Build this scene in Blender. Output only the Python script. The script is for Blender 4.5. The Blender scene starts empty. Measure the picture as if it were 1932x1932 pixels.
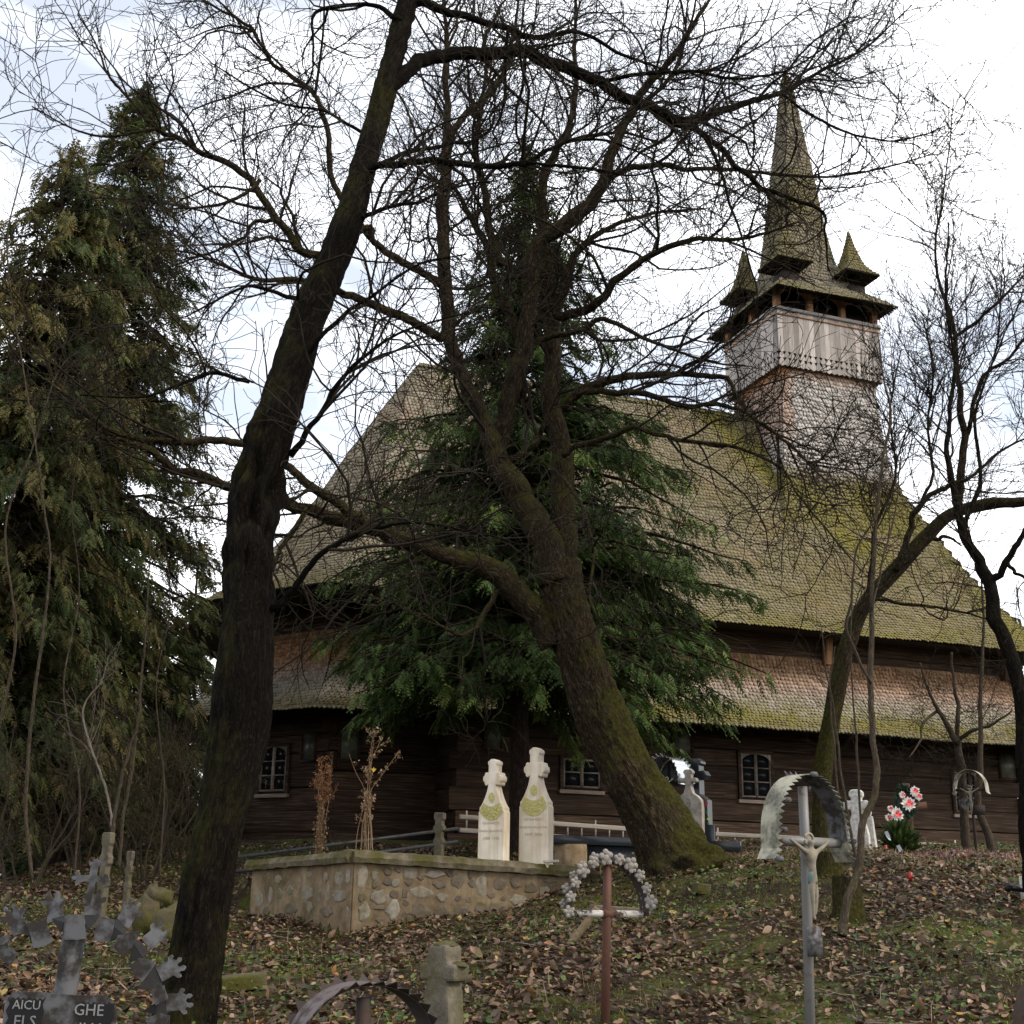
import bpy, math, random
import numpy as np
from math import sin, cos, radians, pi
from mathutils import Matrix, Vector
random.seed(7); RNG = np.random.default_rng(11)
SC = bpy.context.scene; COL = SC.collection

# ------------------------------------------------------------------ camera
EYE = np.array([0.0, 0.0, 1.6]); FPX = 2350.0
_t, _r = radians(17.0), radians(1.0)
_F = np.array([0, cos(_t), sin(_t)]); _U0 = np.array([0, -sin(_t), cos(_t)]); _R0 = np.array([1.0, 0, 0])
_R = _R0*cos(_r) + _U0*sin(_r); _U = -_R0*sin(_r) + _U0*cos(_r)
cam_d = bpy.data.cameras.new('camera'); cam = bpy.data.objects.new('camera', cam_d); COL.objects.link(cam)
cam_d.sensor_width = 36.0; cam_d.lens = 36.0*FPX/1932.0; cam_d.clip_start = 0.05; cam_d.clip_end = 3000
M = Matrix.Identity(4)
for i in range(3):
    M[i][0], M[i][1], M[i][2], M[i][3] = _R[i], _U[i], -_F[i], EYE[i]
cam.matrix_world = M
SC.camera = cam
def P(u, v, Y):
    """point at forward distance Y on the sight line through (u, v) of a 1932 px wide picture"""
    d = _F + _R*(u-966)/FPX + _U*(966-v)/FPX
    return EYE + d*(Y/d[1])

# ------------------------------------------------------------------ sky, sun, exposure
SUN_EL, SUN_AZ = radians(36), radians(112)      # azimuth clockwise from +Y: to the right, a little behind the camera
world = bpy.data.worlds.new('World'); SC.world = world; world.use_nodes = True
nt = world.node_tree; nt.nodes.clear()
wo = nt.nodes.new('ShaderNodeOutputWorld'); bg = nt.nodes.new('ShaderNodeBackground')
sky = nt.nodes.new('ShaderNodeTexSky'); sky.sky_type = 'NISHITA'; sky.sun_disc = False
sky.sun_elevation = SUN_EL; sky.sun_rotation = SUN_AZ; sky.air_density = 1.0; sky.dust_density = 1.5
tc = nt.nodes.new('ShaderNodeTexCoord')
mp = nt.nodes.new('ShaderNodeMapping'); mp.inputs['Scale'].default_value = (1.2, 1.2, 2.6); mp.inputs['Location'].default_value = (0.35, 0.2, 0.1)
nz = nt.nodes.new('ShaderNodeTexNoise'); nz.inputs['Scale'].default_value = 2.4; nz.inputs['Detail'].default_value = 6; nz.inputs['Roughness'].default_value = 0.55
cr = nt.nodes.new('ShaderNodeValToRGB'); cr.color_ramp.elements[0].position = 0.40; cr.color_ramp.elements[1].position = 0.64
cr.color_ramp.elements[0].color = (0.28, 0.28, 0.28, 1); cr.color_ramp.elements[1].color = (1, 1, 1, 1)
mx = nt.nodes.new('ShaderNodeMix'); mx.data_type = 'RGBA'
mx.inputs['B'].default_value = (13.8, 13.9, 14.2, 1)
nt.links.new(tc.outputs['Generated'], mp.inputs['Vector']); nt.links.new(mp.outputs['Vector'], nz.inputs['Vector'])
nt.links.new(nz.outputs['Fac'], cr.inputs['Fac']); nt.links.new(cr.outputs['Color'], mx.inputs['Factor'])
nt.links.new(sky.outputs['Color'], mx.inputs['A']); nt.links.new(mx.outputs['Result'], bg.inputs['Color'])
bg.inputs['Strength'].default_value = 0.10
nt.links.new(bg.outputs['Background'], wo.inputs['Surface'])
sun_d = bpy.data.lights.new('sun', 'SUN'); sun_d.energy = 1.5; sun_d.angle = radians(11); sun_d.color = (1.0, 0.88, 0.70)
sun = bpy.data.objects.new('sun', sun_d); COL.objects.link(sun)
_sd = Vector((sin(SUN_AZ)*cos(SUN_EL), cos(SUN_AZ)*cos(SUN_EL), sin(SUN_EL)))
sun.rotation_euler = (-_sd).to_track_quat('-Z', 'Y').to_euler(); sun.location = _sd*60
SC.view_settings.view_transform = 'Standard'; SC.view_settings.look = 'None'
SC.view_settings.exposure = 0.80; SC.view_settings.gamma = 1.0; SC.view_settings.use_curve_mapping = False
SC.cycles.max_bounces = 6; SC.cycles.transparent_max_bounces = 4

# ------------------------------------------------------------------ materials
def new_mat(name):
    m = bpy.data.materials.new(name); m.use_nodes = True
    t = m.node_tree; b = t.nodes['Principled BSDF']
    return m, t, b
def nd(t, kind, **kw):
    n = t.nodes.new('ShaderNode'+kind)
    for k, v in kw.items():
        if k in n.inputs: n.inputs[k].default_value = v
        else: setattr(n, k, v)
    return n
def attr(t, name, out='Fac'):
    n = nd(t, 'Attribute', attribute_name=name); return n.outputs[out]
def coords(t, kind='tc', scale=(1, 1, 1)):
    mp = nd(t, 'Mapping'); mp.inputs['Scale'].default_value = scale
    if kind == 'tc': t.links.new(attr(t, 'tc', 'Vector'), mp.inputs['Vector'])
    else:
        c = nd(t, 'TexCoord'); t.links.new(c.outputs['Object'], mp.inputs['Vector'])
    return mp.outputs['Vector']
def noise(t, vec, scale, detail=4, rough=0.55, dist=0.0):
    n = nd(t, 'TexNoise', Scale=scale, Detail=detail, Roughness=rough, Distortion=dist)
    t.links.new(vec, n.inputs['Vector']); return n.outputs['Fac']
def ramp(t, fac, stops):
    r = nd(t, 'ValToRGB'); e = r.color_ramp.elements
    while len(e) < len(stops): e.new(0.5)
    for k, (p, c) in zip(e, stops):
        k.position = p; k.color = (c, c, c, 1) if isinstance(c, (int, float)) else (*c, 1)
    t.links.new(fac, r.inputs['Fac']); return r.outputs['Color']
def mix(t, fac, a, b, mode='MIX'):
    m = nd(t, 'Mix', data_type='RGBA', blend_type=mode)
    for s, x in (('Factor', fac), ('A', a), ('B', b)):
        i = m.inputs[s] if s != 'Factor' else m.inputs[0]
        if s != 'Factor':
            i = [q for q in m.inputs if q.name == s and q.type == 'RGBA'][0]
        if isinstance(x, (int, float)): i.default_value = x if s == 'Factor' else (x, x, x, 1)
        elif isinstance(x, tuple): i.default_value = (*x, 1)
        else: t.links.new(x, i)
    return [o for o in m.outputs if o.type == 'RGBA'][0]
def mth(t, op, a, b=0.0, clamp=False):
    n = nd(t, 'Math', operation=op, use_clamp=clamp)
    for i, x in enumerate((a, b)):
        if isinstance(x, (int, float)): n.inputs[i].default_value = x
        else: t.links.new(x, n.inputs[i])
    return n.outputs[0]
def bump(t, b, h, strength=0.4, dist=0.02):
    n = nd(t, 'Bump', Strength=strength, Distance=dist); t.links.new(h, n.inputs['Height'])
    t.links.new(n.outputs['Normal'], b.inputs['Normal'])
def setc(t, b, col, rough=0.85, spec=0.25):
    i = b.inputs['Base Color']
    if isinstance(col, tuple): i.default_value = (*col, 1)
    else: t.links.new(col, i)
    if isinstance(rough, (int, float)): b.inputs['Roughness'].default_value = rough
    else: t.links.new(rough, b.inputs['Roughness'])
    b.inputs['Specular IOR Level'].default_value = spec
MAT = {}
def m_shingle():
    m, t, b = new_mat('wood_shingle'); v = coords(t, 'obj')
    r = attr(t, 'rnd'); n1 = noise(t, v, 1.3, 5); n2 = noise(t, v, 14, 3)
    oi = nd(t, 'ObjectInfo')
    r = mth(t, 'FRACT', mth(t, 'ADD', r, oi.outputs['Random']))
    grey = ramp(t, r, [(0, (.105, .085, .055)), (.5, (.150, .123, .080)), (1, (.20, .168, .115))])
    grey = mix(t, ramp(t, n1, [(.35, 0.0), (.7, .6)]), grey, (.100, .084, .054))
    grey = mix(t, attr(t, 'pale'), grey, ramp(t, r, [(0, (.27, .245, .225)), (.5, (.39, .36, .335)), (1, (.50, .465, .44))]))
    fresh = ramp(t, r, [(0, (.22, .095, .042)), (1, (.38, .195, .10))])
    c = mix(t, attr(t, 'fresh'), grey, fresh)
    moss = mth(t, 'MULTIPLY', attr(t, 'moss'), ramp(t, mth(t, 'ADD', mth(t, 'MULTIPLY', n1, .7), mth(t, 'MULTIPLY', n2, .5)), [(.42, 0.25), (.68, 1.0)]))
    mc = ramp(t, n2, [(.3, (.088, .076, .022)), (.7, (.195, .172, .040))])
    c = mix(t, moss, c, mc)
    setc(t, b, c, .9, .15); bump(t, b, n2, .3, .01); MAT['shingle'] = m
m_shingle()
def m_grain(name, key, dark, mid, light, rough=.85, ws=(0.6, 9, 9), stain=None, bd=.012):
    m, t, b = new_mat(name); v = coords(t, 'tc', ws)
    n1 = noise(t, v, 3.0, 6, .6, .4); n2 = noise(t, coords(t, 'tc', (1, 1, 1)), 1.1, 3)
    c = ramp(t, n1, [(.25, dark), (.5, mid), (.78, light)])
    c = mix(t, ramp(t, n2, [(.4, 0.0), (.75, .65)]), c, stain or dark)
    r = attr(t, 'rnd'); c = mix(t, 1.0, c, ramp(t, r, [(0, .62), (1, 1.25)]), 'MULTIPLY')
    setc(t, b, c, rough, .2); bump(t, b, n1, .6, bd); MAT[key] = m
m_grain('old_log_timber', 'log', (.012, .0072, .0045), (.046, .027, .017), (.165, .108, .072), ws=(.45, 12, 12), stain=(.020, .0125, .008), bd=.03)
m_grain('silver_grey_board', 'board', (.19, .165, .15), (.36, .325, .305), (.50, .465, .445), ws=(.8, 14, 14), stain=(.25, .215, .19))
m_grain('warm_timber', 'warm', (.16, .08, .04), (.30, .16, .085), (.42, .27, .16))
m_grain('weathered_ladder_timber', 'ladder', (.16, .145, .125), (.26, .235, .205), (.38, .35, .315))
m_grain('window_frame_timber', 'frame', (.12, .085, .065), (.25, .20, .165), (.38, .32, .28))
m_grain('dark_board', 'dark', (.010, .008, .007), (.022, .016, .013), (.045, .033, .026))
def m_bark(key, name, dark, mid, light, moss, mossc, sc=1.0, bs=.9, bd=.03):
    m, t, b = new_mat(name); v = coords(t, 'tc', (9*sc, 9*sc, 2.2*sc)); v2 = coords(t, 'obj')
    n1 = noise(t, v, 3.2, 6, .62, .6); n2 = noise(t, v2, 2.2, 5, .6); n3 = noise(t, v2, 30, 3)
    fur = mth(t, 'MULTIPLY', mth(t, 'ABSOLUTE', mth(t, 'SUBTRACT', n1, .5)), 2.0)
    c = ramp(t, fur, [(.0, dark), (.14, mid), (.5, light)])
    geo = nd(t, 'NewGeometry'); sx = nd(t, 'SeparateXYZ'); t.links.new(geo.outputs['Normal'], sx.inputs[0])
    up = mth(t, 'MULTIPLY', sx.outputs['Z'], .28)
    mf = mth(t, 'ADD', mth(t, 'ADD', n2, up), mth(t, 'MULTIPLY', attr(t, 'moss'), .30))
    mf = ramp(t, mf, [(.62-moss*.12, 0.0), (.82-moss*.12, 1.0)])
    mf = mth(t, 'MULTIPLY', mf, min(1.0, moss))
    c = mix(t, mf, c, ramp(t, n3, [(.3, mossc[0]), (.7, mossc[1])]))
    setc(t, b, c, .95, .08); bump(t, b, fur, bs, bd); MAT[key] = m
MOSSC = ((.020, .021, .006), (.078, .072, .014))
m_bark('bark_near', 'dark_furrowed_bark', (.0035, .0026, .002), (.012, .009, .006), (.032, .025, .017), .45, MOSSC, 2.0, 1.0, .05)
m_bark('bark_mid', 'brown_mossy_bark', (.010, .007, .0045), (.052, .038, .022), (.135, .102, .060), .9, MOSSC, 1.3, 1.0, .06)
m_bark('bark_twig', 'twig_bark', (.014, .011, .008), (.024, .019, .014), (.038, .031, .024), 0.15, MOSSC, 1.0, .1, .002)
m_bark('bark_young', 'young_stem_bark', (.026, .02, .014), (.06, .047, .034), (.11, .09, .068), .5, MOSSC, 2.0, .4, .008)
m_bark('bark_fir', 'conifer_bark', (.012, .008, .006), (.032, .021, .016), (.06, .042, .033), .2, MOSSC, 1.0)
m_bark('bark_pale', 'pale_dry_twig_bark', (.10, .082, .07), (.17, .14, .12), (.25, .22, .19), 0.05, MOSSC, 2.0, .2, .004)
def m_leafy(key, name, stops, rough=.6, trans=0.0, sp=.25, bmp=0):
    m, t, b = new_mat(name); r = attr(t, 'rnd'); v = coords(t, 'obj')
    c = ramp(t, r, stops); n = noise(t, v, 1.2, 3)
    c = mix(t, 1.0, c, ramp(t, n, [(.3, .7), (.7, 1.25)]), 'MULTIPLY')
    setc(t, b, c, rough, sp)
    if trans: 
        b.inputs['Subsurface Weight'].default_value = 0
        tr = nd(t, 'BsdfTranslucent'); t.links.new(c, tr.inputs['Color'])
        ms = nd(t, 'MixShader'); ms.inputs[0].default_value = trans
        t.links.new(b.outputs[0], ms.inputs[1]); t.links.new(tr.outputs[0], ms.inputs[2])
        t.links.new(ms.outputs[0], t.nodes['Material Output'].inputs['Surface'])
    MAT[key] = m
m_leafy('fir', 'deep_green_conifer_spray', [(0, (.015, .025, .009)), (.5, (.040, .066, .019)), (.82, (.085, .13, .032)), (1, (.19, .245, .058))], .6, .25, .12)
m_leafy('thuja', 'olive_brown_conifer_spray', [(0, (.046, .055, .019)), (.45, (.115, .112, .040)), (.75, (.17, .130, .054)), (.92, (.09, .14, .035)), (1, (.22, .115, .04))], .7, .3, .12)
m_leafy('thuja_dark', 'dark_green_conifer_spray', [(0, (.024, .036, .015)), (.6, (.062, .082, .031)), (1, (.16, .155, .052))], .7, .3, .12)
m_leafy('litter', 'fallen_brown_leaf', [(0, (.018, .010, .005)), (.35, (.066, .037, .019)), (.62, (.125, .072, .038)), (.84, (.20, .125, .074)), (.93, (.30, .21, .148)), (.98, (.26, .115, .035)), (1, (.40, .30, .08))], .5, .1, .35)
m_leafy('grass', 'short_grass', [(0, (.075, .095, .016)), (.5, (.16, .19, .032)), (.8, (.23, .24, .05)), (1, (.32, .25, .12))], .8, .3, .1)
m_leafy('herb', 'ground_ivy_leaf', [(0, (.026, .048, .016)), (.5, (.052, .090, .026)), (1, (.13, .175, .042))], .6, .2, .2)
m_leafy('dry', 'dry_stalk', [(0, (.15, .085, .042)), (.5, (.26, .165, .088)), (1, (.42, .32, .20))], .8, .15)
m_leafy('dryred', 'dry_russet_flower_head', [(0, (.10, .036, .016)), (.5, (.21, .085, .035)), (1, (.34, .18, .08))], .8, .15)
m_leafy('mossy', 'moss_tuft', [(0, (.06, .066, .010)), (1, (.19, .185, .026))], .9, .1)
m_leafy('pink', 'pink_heather', [(0, (.16, .07, .09)), (1, (.45, .25, .32))], .7, .1)
def m_ground():
    m, t, b = new_mat('leafy_soil'); v = coords(t, 'obj')
    n1 = noise(t, v, .9, 5, .6); n2 = noise(t, v, 16, 5, .65); n3 = noise(t, v, 3.5, 4)
    c = ramp(t, n2, [(.3, (.010, .0065, .004)), (.55, (.032, .021, .013)), (.75, (.07, .046, .03))])
    g = ramp(t, mth(t, 'ADD', mth(t, 'MULTIPLY', n1, .65), mth(t, 'MULTIPLY', n3, .4)), [(.50, 0.0), (.60, .8)])
    c = mix(t, g, c, ramp(t, n2, [(.3, (.030, .036, .008)), (.7, (.085, .092, .018))]))
    setc(t, b, c, .95, .1); bump(t, b, n2, 1.0, .06); MAT['ground'] = m
m_ground()
def m_stone(key, name, dark, light, scale=6, rough=.85, mossf=0.0, mosscol=(.09, .085, .02), bs=.4, ver=0, stain=None):
    m, t, b = new_mat(name); v = coords(t, 'obj'); n1 = noise(t, v, scale, 6, .6); n2 = noise(t, v, scale*.22, 4); n3 = noise(t, v, scale*7, 3)
    c = ramp(t, n1, [(.3, dark), (.7, light)])
    c = mix(t, 1.0, c, ramp(t, attr(t, 'rnd'), [(0, .85), (1, 1.15)]), 'MULTIPLY')
    if stain:
        vs = coords(t, 'obj', (5, 5, .5)); ns = noise(t, vs, 2.4, 4)
        c = mix(t, ramp(t, ns, [(.42, 0.0), (.72, .8)]), c, stain)
    if mossf:
        c = mix(t, mth(t, 'MULTIPLY', ramp(t, mth(t, 'ADD', n2, mth(t, 'MULTIPLY', n3, .25)), [(.70-.25*mossf, 0.0), (.86-.25*mossf, 1.0)]), 1.0), c,
                ramp(t, n3, [(.3, tuple(x*.55 for x in mosscol)), (.7, mosscol)]))
    setc(t, b, c, rough, .3); bump(t, b, n1 if scale < 20 else n3, bs, .02); MAT[key] = m
m_stone('marble', 'white_marble', (.60, .51, .39), (.80, .72, .60), 5, .55, bs=.08, stain=(.46, .34, .20))
m_stone('lichen_panel', 'ochre_carved_panel', (.36, .31, .10), (.55, .50, .22), 30, .8)
m_stone('mortar', 'brown_rendered_masonry', (.105, .070, .036), (.31, .235, .145), 5, .95, .3, (.06, .055, .015), .9, stain=(.11, .075, .045))
m_stone('cap', 'mossy_concrete_coping', (.075, .060, .038), (.18, .15, .10), 12, .95, .5, (.085, .076, .018), .9)
m_stone('fieldstone', 'grey_field_stone', (.13, .115, .088), (.27, .245, .195), 12, .9, .25, bs=.6, stain=(.15, .115, .075))
m_stone('brownstone', 'brown_field_stone', (.07, .054, .038), (.15, .118, .085), 12, .9, .3, bs=.6)
m_stone('granite', 'polished_black_granite', (.012, .014, .018), (.03, .033, .04), 60, .18, bs=.0)
m_stone('greystone', 'weathered_grey_stone', (.13, .11, .09), (.42, .38, .33), 7, .85, .2, (.10, .10, .06), .4)
m_stone('mossstone', 'moss_grown_stone', (.060, .050, .036), (.17, .145, .11), 10, .95, .55, (.065, .062, .014), .9)
m_stone('mossstone_bright', 'bright_moss_stone', (.035, .028, .017), (.10, .080, .05), 8, .95, .65, (.072, .068, .011), 1.0)
m_stone('statue', 'white_flecked_stone', (.40, .37, .33), (.80, .77, .72), 26, .7, bs=.2)
m_stone('plaster', 'cream_plaster_figure', (.16, .135, .10), (.30, .26, .20), 18, .7, .1, (.15, .15, .08), .2)
m_stone('wreathcast', 'pale_cast_metal', (.12, .108, .095), (.30, .275, .25), 30, .8, bs=.4)
m_stone('paper', 'faded_icon_print', (.035, .040, .030), (.15, .15, .11), 5, .35)
m_stone('cutwood', 'cut_wood_face', (.20, .13, .07), (.36, .26, .14), 20, .9, .2)
def m_metal(key, name, base, rust, amt, rough=.5, metal=0.0, sc=9):
    m, t, b = new_mat(name); v = coords(t, 'obj'); n1 = noise(t, v, sc, 6, .65); n2 = noise(t, v, sc*5, 3)
    f = ramp(t, n1, [(.62-amt*.3, 0.0), (.70-amt*.2, 1.0)])
    c = mix(t, f, base, ramp(t, n2, [(.3, tuple(x*.5 for x in rust)), (.7, rust)]))
    setc(t, b, c, ramp(t, f, [(0, rough), (1, .9)]), .4); b.inputs['Metallic'].default_value = metal
    bump(t, b, n1, .25, .006); MAT[key] = m
m_metal('greypaint', 'chipped_grey_paint_iron', (.088, .089, .095), (.030, .024, .020), .62, .65, 0.0, 16)
m_metal('greypipe', 'grey_painted_pipe', (.17, .165, .16), (.10, .062, .04), .18)
m_metal('lichenpaint', 'pale_lichened_sheet_iron', (.33, .315, .245), (.17, .165, .125), .6, .85)
m_metal('darkiron', 'dark_rusty_iron', (.028, .021, .018), (.060, .034, .022), .5, .75)
m_metal('mauveiron', 'faded_mauve_sheet_iron', (.095, .072, .07), (.05, .034, .028), .4, .6)
m_metal('rust', 'oxide_red_pipe', (.085, .034, .022), (.13, .058, .034), .5, .7)
m_metal('flakewhite', 'flaking_white_pipe', (.52, .49, .45), (.07, .038, .028), .55, .8, 0, 22)
m_metal('steel', 'bright_sheet_metal', (.62, .64, .66), (.30, .30, .30), .15, .22, .9)
m_metal('blackpaint', 'black_paint', (.006, .006, .007), (.012, .010, .009), .4, .9)
m_metal('fenceiron', 'black_iron_rail', (.028, .030, .034), (.045, .03, .024), .3, .5)
m_metal('whitepost', 'white_painted_metal', (.55, .54, .50), (.30, .27, .22), .2, .6)
m_metal('blackplastic', 'black_plastic', (.010, .010, .011), (.02, .02, .02), .2, .35)
def m_plain(key, name, c, rough=.6, spec=.4):
    m, t, b = new_mat(name); v = coords(t, 'obj'); n = noise(t, v, 14, 3)
    cc = mix(t, 1.0, c, ramp(t, n, [(.3, .75), (.7, 1.2)]), 'MULTIPLY'); setc(t, b, cc, rough, spec); MAT[key] = m
m_plain('red', 'red_petal', (.55, .02, .03)); m_plain('coral', 'coral_petal', (.75, .09, .10)); m_plain('white', 'white_petal', (.70, .68, .64))
m_plain('wreathgreen', 'dark_green_wreath', (.02, .05, .025)); m_plain('letters', 'white_hand_lettering', (.20, .20, .20), .9)
m_plain('engrave', 'worn_engraved_lettering', (.44, .36, .26), .9); m_plain('yellowleaf', 'yellow_leaf', (.55, .36, .03)); m_plain('tile', 'red_roof_tile', (.28, .09, .06))
m_plain('plasterwall', 'pale_house_wall', (.6, .56, .5)); m_plain('teal', 'faded_teal_paint', (.12, .17, .165), .9); m_plain('candle', 'red_candle_cup', (.28, .012, .008), .35)
m_plain('foil', 'silver_grey_ribbon', (.45, .48, .52), .3); m_plain('lime', 'light_green_sprig', (.25, .38, .04))
def m_glass():
    m, t, b = new_mat('old_window_glass'); v = coords(t, 'obj'); n = noise(t, v, 5, 3)
    setc(t, b, (.010, .011, .012), .12, .12); MAT['glass'] = m
m_glass()

# ------------------------------------------------------------------ mesh helpers
LOC = {}
def root(name, loc, label, cat, group=None):
    o = bpy.data.objects.new(name, None); COL.objects.link(o); o.location = tuple(float(x) for x in loc)
    o.empty_display_size = .2
    o['label'] = label; o['category'] = cat
    if group: o['group'] = group
    LOC[o.name] = np.array(loc, float); return o
def tag(o, label, cat, group=None):
    o['label'] = label; o['category'] = cat
    if group: o['group'] = group
    return o
def base_of(o):
    while o is not None:
        if o.name in LOC: return LOC[o.name]
        o = o.parent
    return np.zeros(3)
def mk(name, V, F, mat, parent=None, smooth=False, kind=None, **attrs):
    """one mesh object; V in world coordinates (n,3); F an (m,k) array or a list of arrays / index tuples"""
    V = np.asarray(V, float).reshape(-1, 3)
    if parent is not None: V = V - base_of(parent)
    me = bpy.data.meshes.new(name)
    if isinstance(F, np.ndarray): F = [F]
    if len(F) and isinstance(F[0], np.ndarray):
        idx = np.concatenate([f.reshape(-1) for f in F]).astype(np.int32)
        tot = np.concatenate([np.full(len(f), f.shape[1], np.int32) for f in F])
        st = np.concatenate([[0], np.cumsum(tot)[:-1]]).astype(np.int32)
        me.vertices.add(len(V)); me.vertices.foreach_set('co', V.astype(np.float32).ravel())
        me.loops.add(len(idx)); me.loops.foreach_set('vertex_index', idx)
        me.polygons.add(len(tot)); me.polygons.foreach_set('loop_start', st)
        me.update(calc_edges=True)
    else:
        me.from_pydata([tuple(v) for v in V], [], [tuple(int(i) for i in f) for f in F])
    if smooth: me.polygons.foreach_set('use_smooth', np.ones(len(me.polygons), bool))
    for k, a in attrs.items():
        a = np.asarray(a, np.float32)
        if a.ndim == 2:
            at = me.attributes.new(k, 'FLOAT_VECTOR', 'POINT'); at.data.foreach_set('vector', a.ravel())
        else:
            if a.ndim == 0: a = np.full(len(V), float(a), np.float32)
            at = me.attributes.new(k, 'FLOAT', 'POINT'); at.data.foreach_set('value', a)
    me.update()
    o = bpy.data.objects.new(name, me); COL.objects.link(o)
    me.materials.append(MAT[mat] if isinstance(mat, str) else mat)
    if parent is not None: o.parent = parent
    if kind: o['kind'] = kind
    return o
def recalc(o):
    import bmesh
    bm = bmesh.new(); bm.from_mesh(o.data); bmesh.ops.recalc_face_normals(bm, faces=bm.faces); bm.to_mesh(o.data); bm.free()
def bevel(o, w, seg=2, ang=40):
    m = o.modifiers.new('bevel', 'BEVEL'); m.width = w; m.segments = seg; m.limit_method = 'ANGLE'; m.angle_limit = radians(ang); return o
def unit(v): v = np.asarray(v, float); return v/(np.linalg.norm(v, axis=-1, keepdims=True)+1e-12)
BOXF = np.array([[0, 1, 3, 2], [4, 6, 7, 5], [0, 4, 5, 1], [2, 3, 7, 6], [0, 2, 6, 4], [1, 5, 7, 3]])
def box_v(o, ax, ay, az):
    """corners of a box from corner o and its three edge vectors"""
    o, ax, ay, az = (np.asarray(q, float) for q in (o, ax, ay, az))
    return np.array([o+ax*i+ay*j+az*k for i in (0, 1) for j in (0, 1) for k in (0, 1)])
def box(name, o, ax, ay, az, mat, parent=None, bev=0.0, rnd=None, **kw):
    V = box_v(o, ax, ay, az); L = [np.linalg.norm(q) for q in (ax, ay, az)]
    f = BOXF if np.dot(np.cross(ax, ay), az) > 0 else BOXF[:, ::-1]
    off = random.random()*30
    tcs = np.array([[i*L[0]+off, j*L[1]+off, k*L[2]] for i in (0, 1) for j in (0, 1) for k in (0, 1)])
    ob = mk(name, V, f, mat, parent, tc=tcs, rnd=np.full(8, random.random() if rnd is None else rnd), **kw)
    if bev: bevel(ob, bev)
    return ob
def bar(name, a, b, w, h, mat, parent=None, up=(0, 0, 1), bev=0.0, **kw):
    """square bar from a to b"""
    a, b = np.asarray(a, float), np.asarray(b, float); d = unit(b-a); s = unit(np.cross(d, up)); t = np.cross(s, d)
    return box(name, a-s*w/2-t*h/2, b-a, s*w, t*h, mat, parent, bev, **kw)
def tube_batch(PT, R, k, seed=0):
    """PT (m,n,3), R (m,n) -> verts, quads, tc"""
    m, n, _ = PT.shape
    T = np.empty_like(PT); T[:, 1:-1] = PT[:, 2:]-PT[:, :-2]; T[:, 0] = PT[:, 1]-PT[:, 0]; T[:, -1] = PT[:, -1]-PT[:, -2]
    T = unit(T)
    ref = np.zeros((m, n, 3)); 
    d = unit(PT[:, -1]-PT[:, 0]); a = np.where(np.abs(d[:, 2:3]) < .8, np.array([[0, 0, 1.0]]), np.array([[1.0, .3, 0]]))
    ref[:] = a[:, None, :]
    S = unit(np.cross(T, ref)); B = np.cross(T, S)
    an = np.arange(k)*2*pi/k
    V = PT[:, :, None, :] + R[:, :, None, None]*(S[:, :, None, :]*np.cos(an)[None, None, :, None] + B[:, :, None, :]*np.sin(an)[None, None, :, None])
    L = np.concatenate([np.zeros((m, 1)), np.cumsum(np.linalg.norm(np.diff(PT, axis=1), axis=2), axis=1)], axis=1)
    TC = np.empty((m, n, k, 3)); TC[..., 0] = R[:, :, None]*np.cos(an); TC[..., 1] = R[:, :, None]*np.sin(an); TC[..., 2] = L[:, :, None]
    TC += (np.arange(m)*1.37 % 40)[:, None, None, None]
    i = np.arange(m)[:, None, None]*n*k; j = np.arange(n-1)[None, :, None]*k; q = np.arange(k)[None, None, :]; q2 = (q+1) % k
    Q = np.stack([i+j+q, i+j+q2, i+j+k+q2, i+j+k+q], -1).reshape(-1, 4)
    return V.reshape(-1, 3), Q, TC.reshape(-1, 3)
def catmull(pts, per=6):
    p = np.asarray(pts, float); p = np.vstack([2*p[0]-p[1], p, 2*p[-1]-p[-2]]); out = []
    for i in range(1, len(p)-2):
        t = np.linspace(0, 1, per, endpoint=False)[:, None]
        out.append(.5*((2*p[i]) + (-p[i-1]+p[i+1])*t + (2*p[i-1]-5*p[i]+4*p[i+1]-p[i+2])*t**2 + (-p[i-1]+3*p[i]-3*p[i+1]+p[i+2])*t**3))
    out.append(p[-2][None]); return np.vstack(out)
def tube(name, pts, rad, mat, parent=None, k=10, caps=True, smooth=True, **kw):
    pts = np.asarray(pts, float); rad = np.broadcast_to(np.asarray(rad, float), (len(pts),))
    V, Q, TC = tube_batch(pts[None], rad[None], k)
    F = [Q]
    if caps:
        n = len(pts); F += [np.arange(k)[None, ::-1].copy(), (np.arange(k)+(n-1)*k)[None]]
    return mk(name, V, F, mat, parent, smooth=smooth, tc=TC, rnd=np.full(len(V), random.random()), **kw)
def prism(name, poly, O, X, Yv, T, mat, parent=None, **kw):
    """extrude a 2-d outline: points O + x X + y Y, thickness vector T"""
    poly = np.asarray(poly, float); O, X, Yv, T = (np.asarray(q, float) for q in (O, X, Yv, T)); n = len(poly)
    A = O + poly[:, :1]*X + poly[:, 1:2]*Yv; V = np.vstack([A, A+T])
    F = [tuple(range(n)), tuple(range(2*n-1, n-1, -1))] + [(i, n+i, n+(i+1) % n, (i+1) % n) for i in range(n)]
    off = random.random()*20
    tcs = np.vstack([np.c_[poly[:, 1]+off, poly[:, 0]+off, np.zeros(n)], np.c_[poly[:, 1]+off, poly[:, 0]+off, np.full(n, .1)]])
    o = mk(name, V, F, mat, parent, tc=tcs, rnd=np.full(2*n, kw.pop('rnd', random.random())), **kw); recalc(o); return o
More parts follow.
